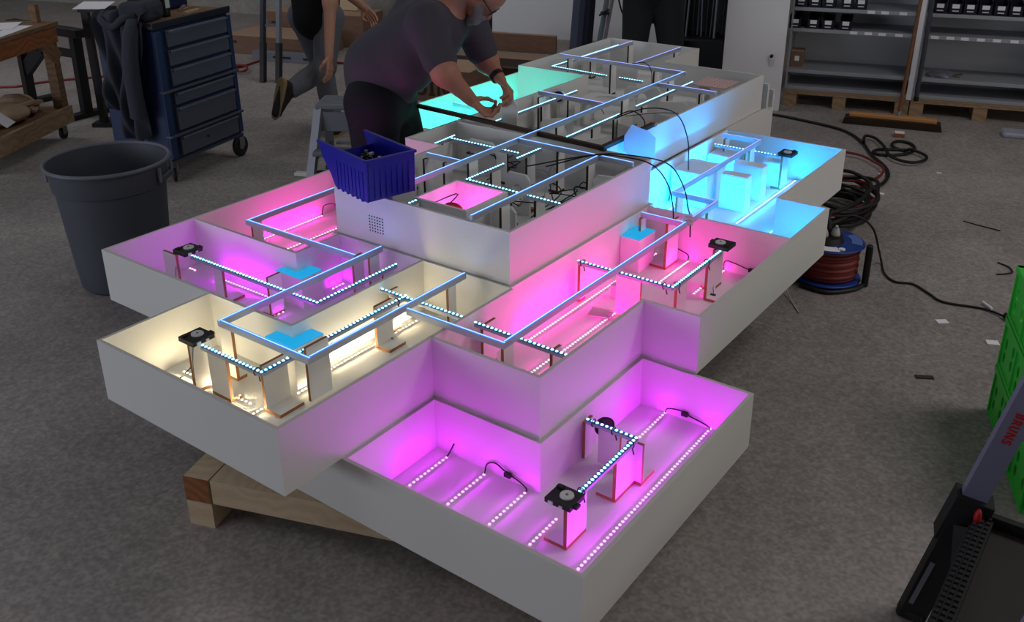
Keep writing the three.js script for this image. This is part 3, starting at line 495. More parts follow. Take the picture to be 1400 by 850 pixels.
// tangle of thin cables in the upper trays
{
  const spans = [[-1.24, -0.48, -0.5, -1.38], [-1.24, -0.5, -0.48, -1.36], [-0.72, -0.9, -0.48, -1.35], [-0.72, -0.9, -0.46, -1.35], [-1.42, -1.5, -0.7, -2.4], [-1.4, -1.6, -0.72, -2.5], [-0.9, -1.5, -0.69, -2.3], [-1.35, -1.2, -1.05, -1.36]];
  for (let i = 0; i < 26; i++) {
    const [x0, z0, x1, z1] = spans[i % spans.length], n = 5 + (i % 3), pts = []; const cx = rr(x0, x1), cz = rr(z1, z0);
    for (let k = 0; k < n; k++) pts.push([Math.max(x0, Math.min(x1, cx + rr(-0.13, 0.13))), y3 + 0.004 + (k && k < n - 1 ? rr(0.01, i % 2 ? 0.13 : 0.07) : 0.0), Math.max(z1, Math.min(z0, cz + rr(-0.13, 0.13)))]);
    solo('cable', tube(pts, i % 4 ? 0.0025 : 0.0035), i % 7 === 3 ? mat.whiteCable : mat.cable, 'thin cable looping in the tangle on the upper tray floors', 'cable', 'thin cables tangled in the upper trays');
  }
  for (let i = 0; i < 10; i++) { const [x0, z0, x1, z1] = spans[i % spans.length]; const t = solo('connector', [box(0.035, 0.012, 0.012), box(0.014, 0.014, 0.02, 0.008, 0.001, 0)], mat.black, 'small black plug in the cable tangle of the upper trays', 'plug', 'black plugs in the upper trays'); t.position.set(rr(x0, x1), y3 + 0.0075 + (i % 3) * 0.03, rr(z1, z0)); t.rotation.y = rr(0, 6); }
}
const hang = (label, pts, r = 0.003) => solo('hanging_cable', tube(pts, r, 60), mat.cable, label, 'cable');
hang('black cable arching from the upper rail down to the pink compartment', [[-0.8, 0.79, -1.05], [-0.62, 0.815, -1.26], [-0.48, 0.815, -1.32], [-0.39, 0.79, -1.36], [-0.33, 0.72, -1.38], [-0.285, 0.62, -1.36], [-0.27, 0.52, -1.33], [-0.265, 0.42, -1.31]]);
hang('black cable arching from the upper rail to the star-shaped tag', [[-0.75, 0.78, -1.12], [-0.6, 0.818, -1.28], [-0.45, 0.815, -1.36], [-0.35, 0.78, -1.43], [-0.28, 0.7, -1.43], [-0.22, 0.64, -1.36], [-0.185, 0.625, -1.31], [-0.17, 0.55, -1.29]]);
hang('black cable arching over the rear wall into the cyan compartment', [[-0.95, 0.75, -2.0], [-0.78, 0.83, -1.98], [-0.66, 0.84, -2.0], [-0.6, 0.8, -2.02], [-0.56, 0.7, -2.03], [-0.545, 0.6, -2.02], [-0.54, 0.5, -2.02]]);
hang('black cable looping over the low octagonal enclosure', [[-0.95, 0.76, -2.02], [-0.87, 0.79, -2.05], [-0.83, 0.72, -2.1], [-0.9, 0.63, -2.08]]);
hang('thin black cable lying across the octagonal enclosure', [[-0.93, 0.75, -2.08], [-0.82, 0.752, -2.22], [-0.72, 0.745, -2.3]], 0.002);
hang('black cable arching over the farthest lilac rail', [[-1.36, 0.815, -2.9], [-1.25, 0.84, -2.85], [-1.18, 0.81, -2.8], [-1.16, 0.7, -2.78]], 0.0025);
{
  const s = new THREE.Shape(); for (let i = 0; i < 12; i++) { const a = i / 12 * 6.2832, r = i % 2 ? 0.021 : 0.03; s[i ? 'lineTo' : 'moveTo'](r * Math.cos(a), r * Math.sin(a)); } s.closePath();
  const t = thing('tag', 'small star-shaped paper tag stuck on the pink rail end', 'tag', [-0.183, 0.622, -1.29], 0.64); const g = new THREE.ExtrudeGeometry(s, { depth: 0.0012, bevelEnabled: false }); piece('paper', g.rotateX(-0.7), std(0xd8c4d4, 0.8), t);
  piece('scribble', [tube([[-0.015, 0.011, 0.0], [-0.002, 0.012, 0.0], [0.012, 0.008, 0.002]], 0.0008), tube([[-0.012, -0.003, 0.006], [0.0, -0.0, 0.006], [0.012, -0.006, 0.008]], 0.0008)].map((g) => g.translate(0, 0.002, 0.004)), mat.black, t);
}

// ---------------------------------------------------------------- things around the model
// blue stacking bin resting on the upper tray
{
  const t = thing('stacking_bin', 'bright blue open-fronted stacking bin full of small parts on the upper tray', 'bin', [-0.985, 0.812, -0.335], Math.atan2(0.25, -0.968) + Math.PI);
  // local +x runs away from the tall back wall's near edge, -x to the open front, -z across
  const L = 0.3, W = 0.2, Hh = 0.155, th = 0.004;
  const sideS = () => { const s = new THREE.Shape(); s.moveTo(0.004, 0); s.lineTo(0.012, Hh); s.lineTo(-L - 0.035, Hh); s.lineTo(-L - 0.01, 0.1); s.lineTo(-L + 0.045, 0.045); s.lineTo(-L + 0.075, 0); s.closePath(); return new THREE.ExtrudeGeometry(s, { depth: th, bevelEnabled: true, bevelSize: 0.001, bevelThickness: 0.001, bevelSegments: 1 }); };
  piece('side_wall', sideS().translate(0, 0, -0.002), mat.binBlue, t); piece('side_wall', sideS().translate(0, 0, -W), mat.binBlue, t);
  piece('back_wall', box(th, Hh, W - 0.01, 0, 0, 0).applyMatrix4(new THREE.Matrix4().makeRotationZ(-0.05)).translate(0.006, Hh / 2, -W / 2), mat.binBlue, t);
  piece('base', box(L - 0.07, th, W - 0.01, -(L - 0.07) / 2, 0.004, -W / 2), mat.binBlue, t);
  piece('front_lip', [bar(V(-L + 0.075, 0.002, -W / 2), V(-L + 0.03, 0.07, -W / 2), W - 0.006, th), bar(V(-L + 0.03, 0.07, -W / 2), V(-L + 0.02, 0.115, -W / 2), W - 0.006, th)], mat.binBlue, t);
  piece('rim', [bar(V(0.012, Hh, 0.004), V(-L - 0.035, Hh, 0.004), 0.012, 0.008), bar(V(0.012, Hh, -W - 0.0), V(-L - 0.035, Hh, -W - 0.0), 0.012, 0.008), bar(V(0.012, Hh, 0.008), V(0.012, Hh, -W - 0.006), 0.014, 0.009)], mat.binBlue, t);
  const ribs = []; for (let i = 0; i < 8; i++) ribs.push(box(0.004, 0.1, 0.003, -0.02 - i * 0.026, 0.06, 0.0035)); for (let i = 0; i < 7; i++) ribs.push(box(0.003, 0.11, 0.004, 0.0095, 0.065, -0.03 - i * 0.024)); for (let i = 0; i < 6; i++) ribs.push(box(0.01, 0.008, 0.006, -0.03 - i * 0.035, 0.0, 0.003));
  piece('rib', ribs, mat.binBlue, t);
  const bits = []; for (let i = 0; i < 60; i++) bits.push(box(rr(0.012, 0.03), rr(0.006, 0.012), rr(0.006, 0.02)).rotateY(rr(0, 6)).rotateZ(rr(-0.6, 0.6)).translate(rr(-0.22, -0.03), rr(0.08, 0.115), rr(-0.17, -0.03)));
  const fill = []; fill.push(box(0.2, 0.07, 0.17, -0.12, 0.045, -0.1));
  const c1 = solo('small_parts', [...bits.slice(0, 44), ...fill], mat.black, 'heap of small black parts inside the blue stacking bin', 'parts'); c1.userData.kind = 'stuff';
  const c2 = solo('pale_parts', bits.slice(44), mat.disc, 'few pale connectors on top of the black parts in the blue bin', 'parts'); c2.userData.kind = 'stuff';
  for (const c of [c1, c2]) { c.position.copy(t.position); c.rotation.copy(t.rotation); }
}
// waste bin
{
  const t = thing('waste_bin', 'large round dark grey plastic waste bin on the concrete floor', 'bin', [-2.79, 0, -0.4]);
  piece('tub', lathe([[0, 0.004], [0.2, 0.0], [0.212, 0.012], [0.222, 0.1], [0.252, 0.5], [0.254, 0.505], [0.262, 0.507], [0.272, 0.62], [0.268, 0.62], [0.258, 0.53], [0.25, 0.5], [0.217, 0.1], [0.205, 0.016], [0, 0.016]], 56), mat.binGrey, t);
  piece('rim', new THREE.TorusGeometry(0.281, 0.0095, 10, 64).rotateX(Q).translate(0, 0.622, 0), std(0x646873, 0.5), t);
  for (const a of [-0.15, Math.PI - 0.15]) { const g = new THREE.Group(); g.name = 'handle'; g.rotation.y = a + 0.75; t.add(g); piece('grip', rbox(0.02, 0.03, 0.13, 0.008, 0.278, 0.545, 0), mat.binGrey, g); piece('bracket', [rbox(0.016, 0.075, 0.01, 0.004, 0.275, 0.567, 0.07), rbox(0.016, 0.075, 0.01, 0.004, 0.275, 0.567, -0.07)], std(0x7c7f86, 0.5), g); }
  const junk = solo('bin_waste', [box(0.12, 0.01, 0.08).rotateZ(0.5).rotateY(1).translate(-2.86, 0.36, -0.55), box(0.1, 0.008, 0.1).rotateX(0.4).translate(-2.74, 0.33, -0.5), lathe([[0, 0.3], [0.2, 0.29], [0.23, 0.27]], 20).translate(-2.79, 0, -0.4)], std(0x6a5a48, 0.9), 'crumpled brown waste lying inside the grey bin', 'waste'); junk.userData.kind = 'stuff';
}
// tool cart
{
  const t = thing('tool_cart', 'blue and grey steel tool cart with six drawers on castors', 'tool cart', [-3.8, 0, -1.4], Math.PI - Math.asin(0.9706));
  const W = 0.7, D = 0.46, y0 = 0.15;          // local x across the front, +z out of the front
  piece('body', rbox(W, 0.83, D, 0.012, W / 2, y0 + 0.415, -D / 2), mat.cartBlue, t);
  piece('top_tray', [rbox(W + 0.03, 0.03, D + 0.03, 0.01, W / 2, 0.995, -D / 2), rbox(W + 0.03, 0.03, 0.014, 0.006, W / 2, 1.012, 0.01)], mat.cartDark, t);
  piece('work_mat', box(W - 0.04, 0.006, D - 0.04, W / 2, 1.013, -D / 2), mat.oldPine, t);
  const rows = [[0.955, 0.12], [0.83, 0.115], [0.71, 0.12], [0.545, 0.1], [0.44, 0.19], [0.225, 0]];
  const ys = [[0.86, 0.97], [0.745, 0.85], [0.62, 0.735], [0.5, 0.585], [0.335, 0.49], [0.175, 0.305]];
  for (const [a, b] of ys) {
    const d = new THREE.Group(); d.name = 'drawer'; t.add(d);
    piece('front', rbox(W - 0.13, b - a - 0.008, 0.024, 0.006, W / 2 + 0.02, (a + b) / 2, 0.012), mat.cartGrey, d);
    piece('handle', [rbox(W - 0.14, 0.014, 0.02, 0.005, W / 2 + 0.02, b - 0.012, 0.03), box(W - 0.15, 0.008, 0.004, W / 2 + 0.02, b - 0.024, 0.0255)], std(0x5d6677, 0.4), d);
  }
  for (const y of [0.602, 0.318]) piece('shelf_ridge', rbox(W + 0.02, 0.016, 0.05, 0.006, W / 2, y, 0.012), std(0x4a5262, 0.4), t);
  for (const [w, x] of [[0.05, 0.02], [0.04, W - 0.012]]) piece('corner_guard', rbox(w, 0.8, 0.02, 0.006, x, 0.57, 0.008), std(0x20365f, 0.4), t);
  piece('latch', [rbox(0.02, 0.05, 0.03, 0.006, W + 0.01, 0.86, -0.02), rbox(0.025, 0.06, 0.03, 0.006, W + 0.012, 0.55, -0.02), rbox(0.025, 0.06, 0.03, 0.006, W + 0.012, 0.28, -0.02)], std(0x4a4f58, 0.5), t);
  piece('lock', cyl(0.007, 0.007, 0.01, 0, 0, 0).rotateX(Q).translate(0.33, 0.24, 0.026), mat.black, t);
  piece('skirt', rbox(W + 0.02, 0.02, D + 0.02, 0.006, W / 2, 0.15, -D / 2), std(0x454b58, 0.5), t);
  for (const [x, z, r] of [[0.06, -0.05, 0.045], [W - 0.03, 0.0, 0.075], [0.06, -D + 0.05, 0.045], [W - 0.03, -D + 0.04, 0.075]]) {
    const c = new THREE.Group(); c.name = 'caster'; c.position.set(x, r, z); c.rotation.y = r > 0.06 ? 0 : 0.7; t.add(c);
    piece('wheel', [new THREE.TorusGeometry(r * 0.76, r * 0.24, 12, 28), new THREE.CylinderGeometry(r * 0.75, r * 0.75, 0.02, 24).rotateX(Q)], mat.rubber, c);
    piece('hub', new THREE.CylinderGeometry(r * 0.34, r * 0.34, 0.036, 20).rotateX(Q), mat.aluDull, c);
    piece('fork', [box(r * 0.7, 0.14 - r, 0.004, 0, (0.14 - r) / 2, 0.022), box(r * 0.7, 0.14 - r, 0.004, 0, (0.14 - r) / 2, -0.022)], mat.aluDull, c);
  }
  // small things lying on the cart (positions in the cart's frame)
  const put = (o, x, y, z, r = 0) => { o.position.copy(t.localToWorld(V(x, y, z))); o.rotation.y = t.rotation.y + r; return o; }; t.updateMatrixWorld();
  put(solo('folding_rule', [box(0.16, 0.01, 0.016), box(0.15, 0.01, 0.016, 0.005, 0.01, 0.003)], mat.pine, 'pale folding rule on the front of the tool cart top', 'rule'), 0.42, 1.022, -0.06, 0.1);
  put(solo('screwdriver', [rod(V(0, 0, 0), V(0.1, 0, 0), 0.004), rod(V(0.1, 0, 0), V(0.19, 0, 0), 0.011)], mat.aluDull, 'steel screwdriver lying across the tool cart top', 'screwdriver'), 0.42, 1.028, -0.16, 0.5);
  put(solo('pencil', rod(V(0, 0, 0), V(0.15, 0, 0), 0.004, 6), mat.cardLight, 'light wooden pencil beside the screwdriver on the cart', 'pencil'), 0.5, 1.02, -0.2, 0.3);
  put(solo('tool_case', [rbox(0.2, 0.09, 0.14, 0.02, 0, 0.045, 0), rbox(0.1, 0.02, 0.02, 0.008, 0, 0.1, 0)], std(0x10204a, 0.5), 'dark blue case on the back of the tool cart top', 'case'), 0.56, 1.016, -0.34, 0.1);
  put(solo('glue_bottle', lathe([[0, 0], [0.03, 0], [0.032, 0.01], [0.032, 0.12], [0.012, 0.15], [0.01, 0.18], [0, 0.18]], 20), mat.black, 'black bottle with a white label on the tool cart', 'bottle'), 0.27, 1.016, -0.13);
  put(solo('bottle_label', new THREE.CylinderGeometry(0.0328, 0.0328, 0.05, 20, 1, true, -0.6, 1.5).translate(0, 0.08, 0), mat.disc, 'white paper label wrapped on the black bottle', 'label'), 0.27, 1.016, -0.13, 0);
  put(solo('power_drill', [rod(V(-0.1, 0.12, 0), V(0.08, 0.12, 0), 0.035, 18), rbox(0.05, 0.13, 0.04, 0.012, -0.03, 0.065, 0), rbox(0.1, 0.04, 0.06, 0.01, -0.03, 0.02, 0)], mat.blackSoft, 'black cordless drill standing on the tool cart', 'drill'), 0.18, 1.016, -0.25, 0.5);
  put(solo('clear_tube', [new THREE.CylinderGeometry(0.02, 0.02, 0.16, 18).translate(0, 0.08, 0)], std(0x9aa0a8, 0.3), 'grey tube standing beside the black bottle', 'tube'), 0.36, 1.016, -0.22);
  put(solo('tool_bag', [rbox(0.22, 0.12, 0.2, 0.04, 0, 0.06, 0)], mat.jacket, 'soft dark bag slumped on the near end of the cart', 'bag'), 0.1, 1.016, -0.16, 0.2);
  // jacket draped over the near side of the cart
  const N = 36, M = 44, pos = [], idx = [], uv = [];
  for (let j = 0; j <= M; j++) for (let i = 0; i <= N; i++) {
    const u = i / N, v = j / M, hang = v < 0.16 ? 0 : (v - 0.16) / 0.84; const w = 0.4 - 0.1 * hang + 0.02 * Math.sin(v * 9);
    const fold = (0.018 + 0.02 * hang) * Math.sin(u * 17 + 2.5 * Math.sin(v * 3 + 1)) + 0.014 * Math.sin(u * 31 + v * 8);
    const zz = -0.06 - 0.36 * u * (w / 0.4) - 0.02 * hang + 0.02 * Math.sin(v * 6), drop = 0.76 - 0.16 * Math.abs(u - 0.35) - 0.12 * (u > 0.7 ? 1 : 0) * hang;
    let x, y; if (v < 0.16) { const k = v / 0.16; x = 0.14 - k * 0.175; y = 1.05 + 0.02 * Math.sin(k * 3) + fold * 0.6; } else { x = -0.035 - 0.035 * Math.sin(hang * 2.2) - fold; y = 1.04 - drop * hang; }
    pos.push(x, y, zz); uv.push(u * 0.4, v);
  }
  for (let j = 0; j < M; j++) for (let i = 0; i < N; i++) { const a = j * (N + 1) + i; idx.push(a, a + 1, a + N + 1, a + 1, a + N + 2, a + N + 1); }
  const shell = (off) => { const g = new THREE.BufferGeometry(); g.setAttribute('position', new THREE.Float32BufferAttribute(pos, 3)); g.setAttribute('uv', new THREE.Float32BufferAttribute(uv, 2)); g.setIndex(idx); g.computeVertexNormals(); const n = g.attributes.normal, p = g.attributes.position; for (let i = 0; i < p.count; i++) p.setXYZ(i, p.getX(i) + n.getX(i) * off, p.getY(i) + n.getY(i) * off, p.getZ(i) + n.getZ(i) * off); return g; };
  const jk = thing('jacket', 'dark grey jacket draped over the side of the tool cart', 'jacket', t.position.toArray(), t.rotation.y);
  piece('cloth', [shell(0.004), shell(-0.004)], mat.jacket, jk); piece('sleeve', tube([[-0.03, 1.03, -0.1], [-0.09, 0.95, -0.09], [-0.115, 0.8, -0.1], [-0.11, 0.62, -0.11], [-0.1, 0.46, -0.12]], 0.048, 40), mat.jacket, jk);
  piece('collar', tube([[0.0, 1.06, -0.12], [-0.05, 1.05, -0.16], [-0.07, 1.0, -0.24], [-0.05, 1.03, -0.34], [0.02, 1.06, -0.38]], 0.022, 30), mat.jacket, jk);
}
// workbench
{
  const a = Math.atan2(-0.6 * 1, 0.3) ; const t = thing('workbench', 'worn pine workbench on castors covered with papers', 'workbench', [-4.9, 0, -0.82], Math.atan2(0.86, -0.5));
  // local +x from the near corner to the far corner; -z into the bench (away from the camera side)
  const H = 0.85, L = 0.94, W = 0.75; const B = (w, h, d, x, y, z) => box(w, h, d, x, y, z);
  piece('top', B(L + 0.06, 0.028, W, L / 2, H - 0.014, -W / 2 + 0.02), mat.oldPine, t);
  piece('apron', B(L, 0.11, 0.03, L / 2, H - 0.085, 0), mat.orangePine, t); piece('apron', B(0.03, 0.11, W - 0.06, L, H - 0.085, -W / 2), mat.orangePine, t);
  for (const [x, z] of [[0.04, -0.04], [L - 0.03, -0.04], [0.04, -W + 0.06], [L - 0.03, -W + 0.06]]) piece('leg', B(0.075, H - 0.14, 0.07, x, 0.11 + (H - 0.14) / 2, z), mat.oldPine, t);
  piece('brace', bar(V(L - 0.2, H - 0.05, -0.0), V(L - 0.02, H - 0.26, -0.0), 0.028, 0.1), mat.oldPine, t);
  piece('shelf', B(L, 0.02, W - 0.06, L / 2, 0.22, -W / 2), mat.oldPine, t); piece('shelf_rail', B(L + 0.02, 0.12, 0.03, L / 2, 0.18, 0.005), mat.palletWood, t);
  piece('upright', B(0.045, 0.14, 0.05, L - 0.01, H + 0.05, -0.12), mat.oldPine, t);
  for (const [x, z] of [[0.05, -0.05], [L - 0.05, -0.05], [0.05, -W + 0.07], [L - 0.05, -W + 0.07]]) { const c = new THREE.Group(); c.name = 'caster'; c.position.set(x, 0.04, z); t.add(c); piece('wheel', new THREE.CylinderGeometry(0.04, 0.04, 0.025, 20).rotateX(Q), mat.rubber, c); piece('fork', [B(0.05, 0.07, 0.004, 0, 0.035, 0.018), B(0.05, 0.07, 0.004, 0, 0.035, -0.018)], mat.alu, c); }
  t.updateMatrixWorld(); const put = (o, x, y, z, r = 0) => { o.position.copy(t.localToWorld(V(x, y, z))); o.rotation.y = t.rotation.y + r; return o; };
  const printTex = tex(128, 1, (u, v) => { const on = (u > 0.1 && u < 0.5 && v > 0.2 && v < 0.8) || (u > 0.58 && u < 0.9 && v > 0.3 && v < 0.55); const k = on ? 120 + 60 * vn(u, v, 12, 2) : 240; return [k, k * (on ? 0.92 : 1), k * 1.02]; });
  const sheet = (n, l, x, y, z, r, w, d, m) => put(solo(n, new THREE.BoxGeometry(w, 0.002, d), m, l, 'paper'), x, y, z, r);
  sheet('paper_sheet', 'large printed drawing nearest the edge of the workbench', 0.45, H + 0.002, -0.22, 0.1, 0.62, 0.4, std(0xffffff, 0.8, { map: printTex })); sheet('paper_sheet', 'white sheet under the printed drawing on the workbench', 0.35, H + 0.0005, -0.48, -0.15, 0.6, 0.3, mat.paper); sheet('paper_sheet', 'white sheet overlapping the far end of the drawing', 0.72, H + 0.005, -0.25, 0.35, 0.3, 0.21, mat.paper);
  const scr = []; for (let i = 0; i < 9; i++) { const g = new THREE.IcosahedronGeometry(rr(0.05, 0.1), 3), q = g.attributes.position, o = rr(0, 5); for (let k = 0; k < q.count; k++) { const x = q.getX(k), y = q.getY(k), z = q.getZ(k), m = 0.7 + 0.9 * fbm(x * 2 + o, z * 2 + y * 1.5 + o, 5, 41); q.setXYZ(k, x * 1.6 * m, y * 0.7 * m, z * m); } g.computeVertexNormals(); scr.push(g.rotateY(rr(-0.5, 0.5)).translate(rr(0.25, 0.78), rr(0.29, 0.33), rr(-0.32, -0.1))); } for (let i = 0; i < 6; i++) scr.push(box(rr(0.15, 0.3), 0.02, rr(0.02, 0.05)).rotateY(rr(-0.4, 0.4)).translate(rr(0.5, 0.75), rr(0.26, 0.33), rr(-0.25, -0.08)));
  const sc = put(solo('wood_scraps', scr, std(0xb9a184, 0.85), 'heap of pale wood and cloth scraps on the workbench shelf', 'scraps'), 0, 0, 0); sc.userData.kind = 'stuff';
  put(solo('scrap_card', box(0.14, 0.13, 0.004).rotateX(-0.9), mat.paper, 'white card leaning on the scraps of the workbench shelf', 'card'), 0.22, 0.33, -0.04, 0.2);
}
// black plastic sawhorse behind the workbench
{
  const t = thing('sawhorse', 'black folding plastic sawhorse behind the workbench', 'sawhorse', [-6.1, 0, -2.0], 0.06);
  for (const x of [-0.5, 0.27]) { piece('leg', bar(V(x, 0.04, 0), V(x + 0.02, 0.64, 0), 0.075, 0.06), mat.black, t); piece('foot', box(0.09, 0.04, 0.5, x, 0.02, 0), mat.black, t); }
  piece('beam', rbox(0.95, 0.07, 0.09, 0.012, -0.1, 0.67, 0), mat.black, t); piece('gusset', bar(V(-0.47, 0.3, 0), V(-0.2, 0.5, 0), 0.05, 0.11), mat.black, t); piece('stretcher', rbox(0.75, 0.06, 0.05, 0.01, -0.1, 0.5, 0), mat.black, t);
  piece('badge', box(0.05, 0.02, 0.004, 0.27, 0.36, 0.033), mat.red, t, 'small red badge');
  solo('paper_sheet', box(0.24, 0.003, 0.2).rotateX(0.12).rotateY(0.6).translate(-5.43, 0.915, -2.0), mat.paper, 'white sheet sticking out above the draped jacket', 'paper');
  const st = thing('sheet_stand', 'dark upright stand holding a white sheet beside the jacket', 'stand', [-5.43, 0, -2.02], 0.6); piece('post', [box(0.05, 0.88, 0.05, 0.06, 0.44, 0), box(0.05, 0.88, 0.05, -0.08, 0.44, 0.03), box(0.22, 0.02, 0.18, 0, 0.885, 0)], mat.black, st); piece('foot', box(0.3, 0.03, 0.2, 0, 0.015, 0), mat.black, st); piece('rod', rod(V(0.02, 0.03, 0.09), V(0.02, 0.88, 0.08), 0.01), mat.aluDull, st);
}
// step stool behind the blue bin
{
  const t = thing('step_stool', 'small grey aluminium step stool behind the blue bin', 'stool', [-2.9, 0, -2.12], 0.55);
  const H = 0.52;
  piece('top_step', rbox(0.4, 0.035, 0.24, 0.01, 0, H, 0), mat.aluDull, t); const gr = []; for (let i = 0; i < 7; i++) gr.push(box(0.36, 0.003, 0.008, 0, H + 0.0185, -0.09 + i * 0.03)); piece('tread', gr, mat.aluDull, t);
  for (const [sx, sz] of [[-1, 1], [1, 1], [-1, -1], [1, -1]]) piece('leg', bar(V(sx * 0.24, 0, sz * 0.26), V(sx * 0.18, H - 0.01, sz * 0.1), 0.055, 0.028), mat.alu, t);
  piece('lower_step', rbox(0.4, 0.03, 0.12, 0.008, 0, 0.26, 0.2), mat.aluDull, t); piece('brace', [bar(V(-0.21, 0.2, 0.19), V(-0.21, 0.2, -0.19), 0.012, 0.025), bar(V(0.21, 0.2, 0.19), V(0.21, 0.2, -0.19), 0.012, 0.025)], mat.aluDull, t); piece('rear_panel', box(0.36, 0.12, 0.006, 0, H - 0.09, 0.118), mat.aluDull, t); piece('rear_bar', box(0.34, 0.02, 0.02, 0, 0.2, -0.2), mat.aluDull, t);
  for (const [sx, sz] of [[-1, 1], [1, 1], [-1, -1], [1, -1]]) piece('foot', rbox(0.06, 0.03, 0.05, 0.008, sx * 0.24, 0.015, sz * 0.26), mat.black, t);
  const w = thing('hand_tool', 'pale cutters with black grips lying on the floor by the step stool', 'tool', [-3.28, 0, -2.0], 0.4); piece('blade', rbox(0.1, 0.025, 0.05, 0.006, 0, 0.0125, 0), mat.disc, w); piece('grip', [tube([[0.04, 0.02, 0.01], [0.12, 0.02, 0.05], [0.2, 0.015, 0.05]], 0.011), tube([[0.04, 0.02, -0.01], [0.12, 0.02, -0.05], [0.2, 0.015, -0.05]], 0.011)], mat.black, w);
}
// two-legged ladder in the background
{
  const t = thing('stepladder', 'tall thin stepladder with dark feet beside the kneeling leg', 'ladder', [-5.52, 0, -3.66], 0.5);
  for (const x of [-0.09, 0.06]) { piece('leg', bar(V(x, 0.02, 0), V(x + 0.05, 1.7, -0.35), 0.035, 0.05), x < 0 ? mat.cartDark : mat.aluDull, t); piece('foot', bar(V(x, 0, 0.004), V(x + 0.012, 0.35, -0.066), 0.042, 0.056), mat.black, t); }
  for (const y of [0.5, 0.85, 1.2, 1.55]) piece('rung', bar(V(-0.07 + y * 0.03, y, -y * 0.205), V(0.06 + y * 0.03, y, -y * 0.205), 0.03, 0.02), mat.aluDull, t);
}
// cardboard stacks, boards and panels along the back
function slab(name, label, cat, u0, u1, y0, y1, v0, v1, m, lean = 0, extra) {
  const p = uv2((u0 + u1) / 2, (v0 + v1) / 2, y0), t = thing(name, label, cat, p.toArray(), TH), w = u1 - u0, h = y1 - y0, d = v1 - v0;
  piece('sheet', rbox(w, h, d, Math.min(0.004, d / 3), 0, h / 2, 0).applyMatrix4(new THREE.Matrix4().makeShear(0, 0, 0, -lean, 0, 0)), m, t); if (extra) extra(t, w, h, d); return t;
}
function carton(label, u0, u1, y0, y1, v0, v1) { return slab('carton', label, 'carton', u0, u1, y0, y1, v0, v1, mat.card, 0, (t, w, h, d) => { piece('flap', [rbox(w - 0.006, 0.005, d / 2 - 0.004, 0.002, 0, h + 0.0025, d / 4), rbox(w - 0.006, 0.005, d / 2 - 0.004, 0.002, 0, h + 0.0025, -d / 4)], mat.cardLight, t); piece('hand_hole', box(0.08, 0.025, 0.004, -w / 2 + 0.1, h * 0.66, d / 2 + 0.0005), mat.darkMdf, t); }); }
carton('long flat brown carton on the floor beyond the ladder feet', -5.58, -4.5, 0, 0.19, 6.0, 6.55);
carton('long brown carton lying behind the flat one by the wall', -5.5, -4.3, 0, 0.34, 6.65, 7.1);
slab('pale_board', 'pale plywood board standing behind the ladder', 'board', -5.13, -4.5, 0.345, 0.95, 6.9, 6.92, mat.pine, 0, (t, w) => piece('edge', box(w, 0.01, 0.022, 0, 0.005, 0), mat.oldPine, t));
slab('grey_plank', 'grey metal plank lying on the floor beside the ladder', 'plank', -5.1, -4.2, 0.0, 0.1, 5.78, 5.86, mat.aluDull, 0, (t, w) => piece('slot', [box(0.2, 0.02, 0.004, -0.1, 0.05, 0.05), box(0.1, 0.02, 0.004, 0.2, 0.05, 0.05)], mat.black, t));
const oin = carton('brown carton with dark printed letters behind the man', -3.35, -2.3, 0, 0.27, 4.85, 5.3);
slab('brown_board', 'wide brown board standing behind the turquoise compartment', 'board', -3.0, -2.14, 0.09, 0.27, 6.6, 6.64, mat.card, 0, (t, w) => piece('edge', box(w, 0.008, 0.044, 0, 0.18, 0), mat.cardLight, t));
slab('plank_stack', 'pale plank lying in front of the brown board', 'plank', -3.05, -2.2, 0, 0.085, 6.3, 6.55, mat.palletWood, 0, (t, w) => piece('edge', box(w, 0.01, 0.25, 0, 0.082, 0), mat.cardLight, t));
slab('dark_board', 'dark brown board lying below the pale plank', 'board', -3.1, -2.1, 0, 0.11, 5.85, 6.2, mat.darkMdf, 0, (t, w) => piece('edge', box(w, 0.012, 0.02, 0, 0.105, 0.17), mat.card, t));
slab('white_strip', 'thin white strip lying on the floor before the dark board', 'strip', -2.9, -2.45, 0, 0.03, 5.66, 5.7, mat.panelWhite, 0, (t, w) => piece('edge', box(w, 0.006, 0.042, 0, 0.0, 0), mat.cardLight, t));
slab('white_board', 'large white board leaning on the back wall behind the man', 'panel', -3.3, -2.34, 0.0, 1.5, 7.8, 7.83, mat.panelWhite, 0.08, (t, w) => piece('edge', box(w, 0.012, 0.034, 0, 0.006, 0), mat.rim, t));
slab('white_board', 'second white board behind the grey upright', 'panel', -2.1, -1.1, 0.02, 1.5, 7.75, 7.78, mat.panelWhite, 0.08, (t, w) => piece('edge', box(w, 0.012, 0.034, 0, 0.006, 0), mat.rim, t));
slab('pine_board', 'narrow pale board next to the leaning white board', 'board', -3.75, -3.45, 0.0, 1.3, 7.8, 7.82, mat.pine, 0.06, (t, w) => piece('edge', box(w, 0.012, 0.024, 0, 0.006, 0), mat.oldPine, t));
slab('black_board', 'black strip between the pale and the white board', 'board', -3.45, -3.32, 0.0, 1.3, 7.78, 7.8, mat.black, 0.06, (t, w) => piece('edge', box(w, 0.012, 0.024, 0, 0.006, 0), mat.blackSoft, t));
slab('brown_backing', 'brown sheet material along the foot of the back wall', 'board', -4.4, -3.75, 0, 0.9, 7.85, 7.88, mat.card, 0.06, (t, w) => piece('edge', box(w, 0.012, 0.034, 0, 0.006, 0), mat.cardLight, t));
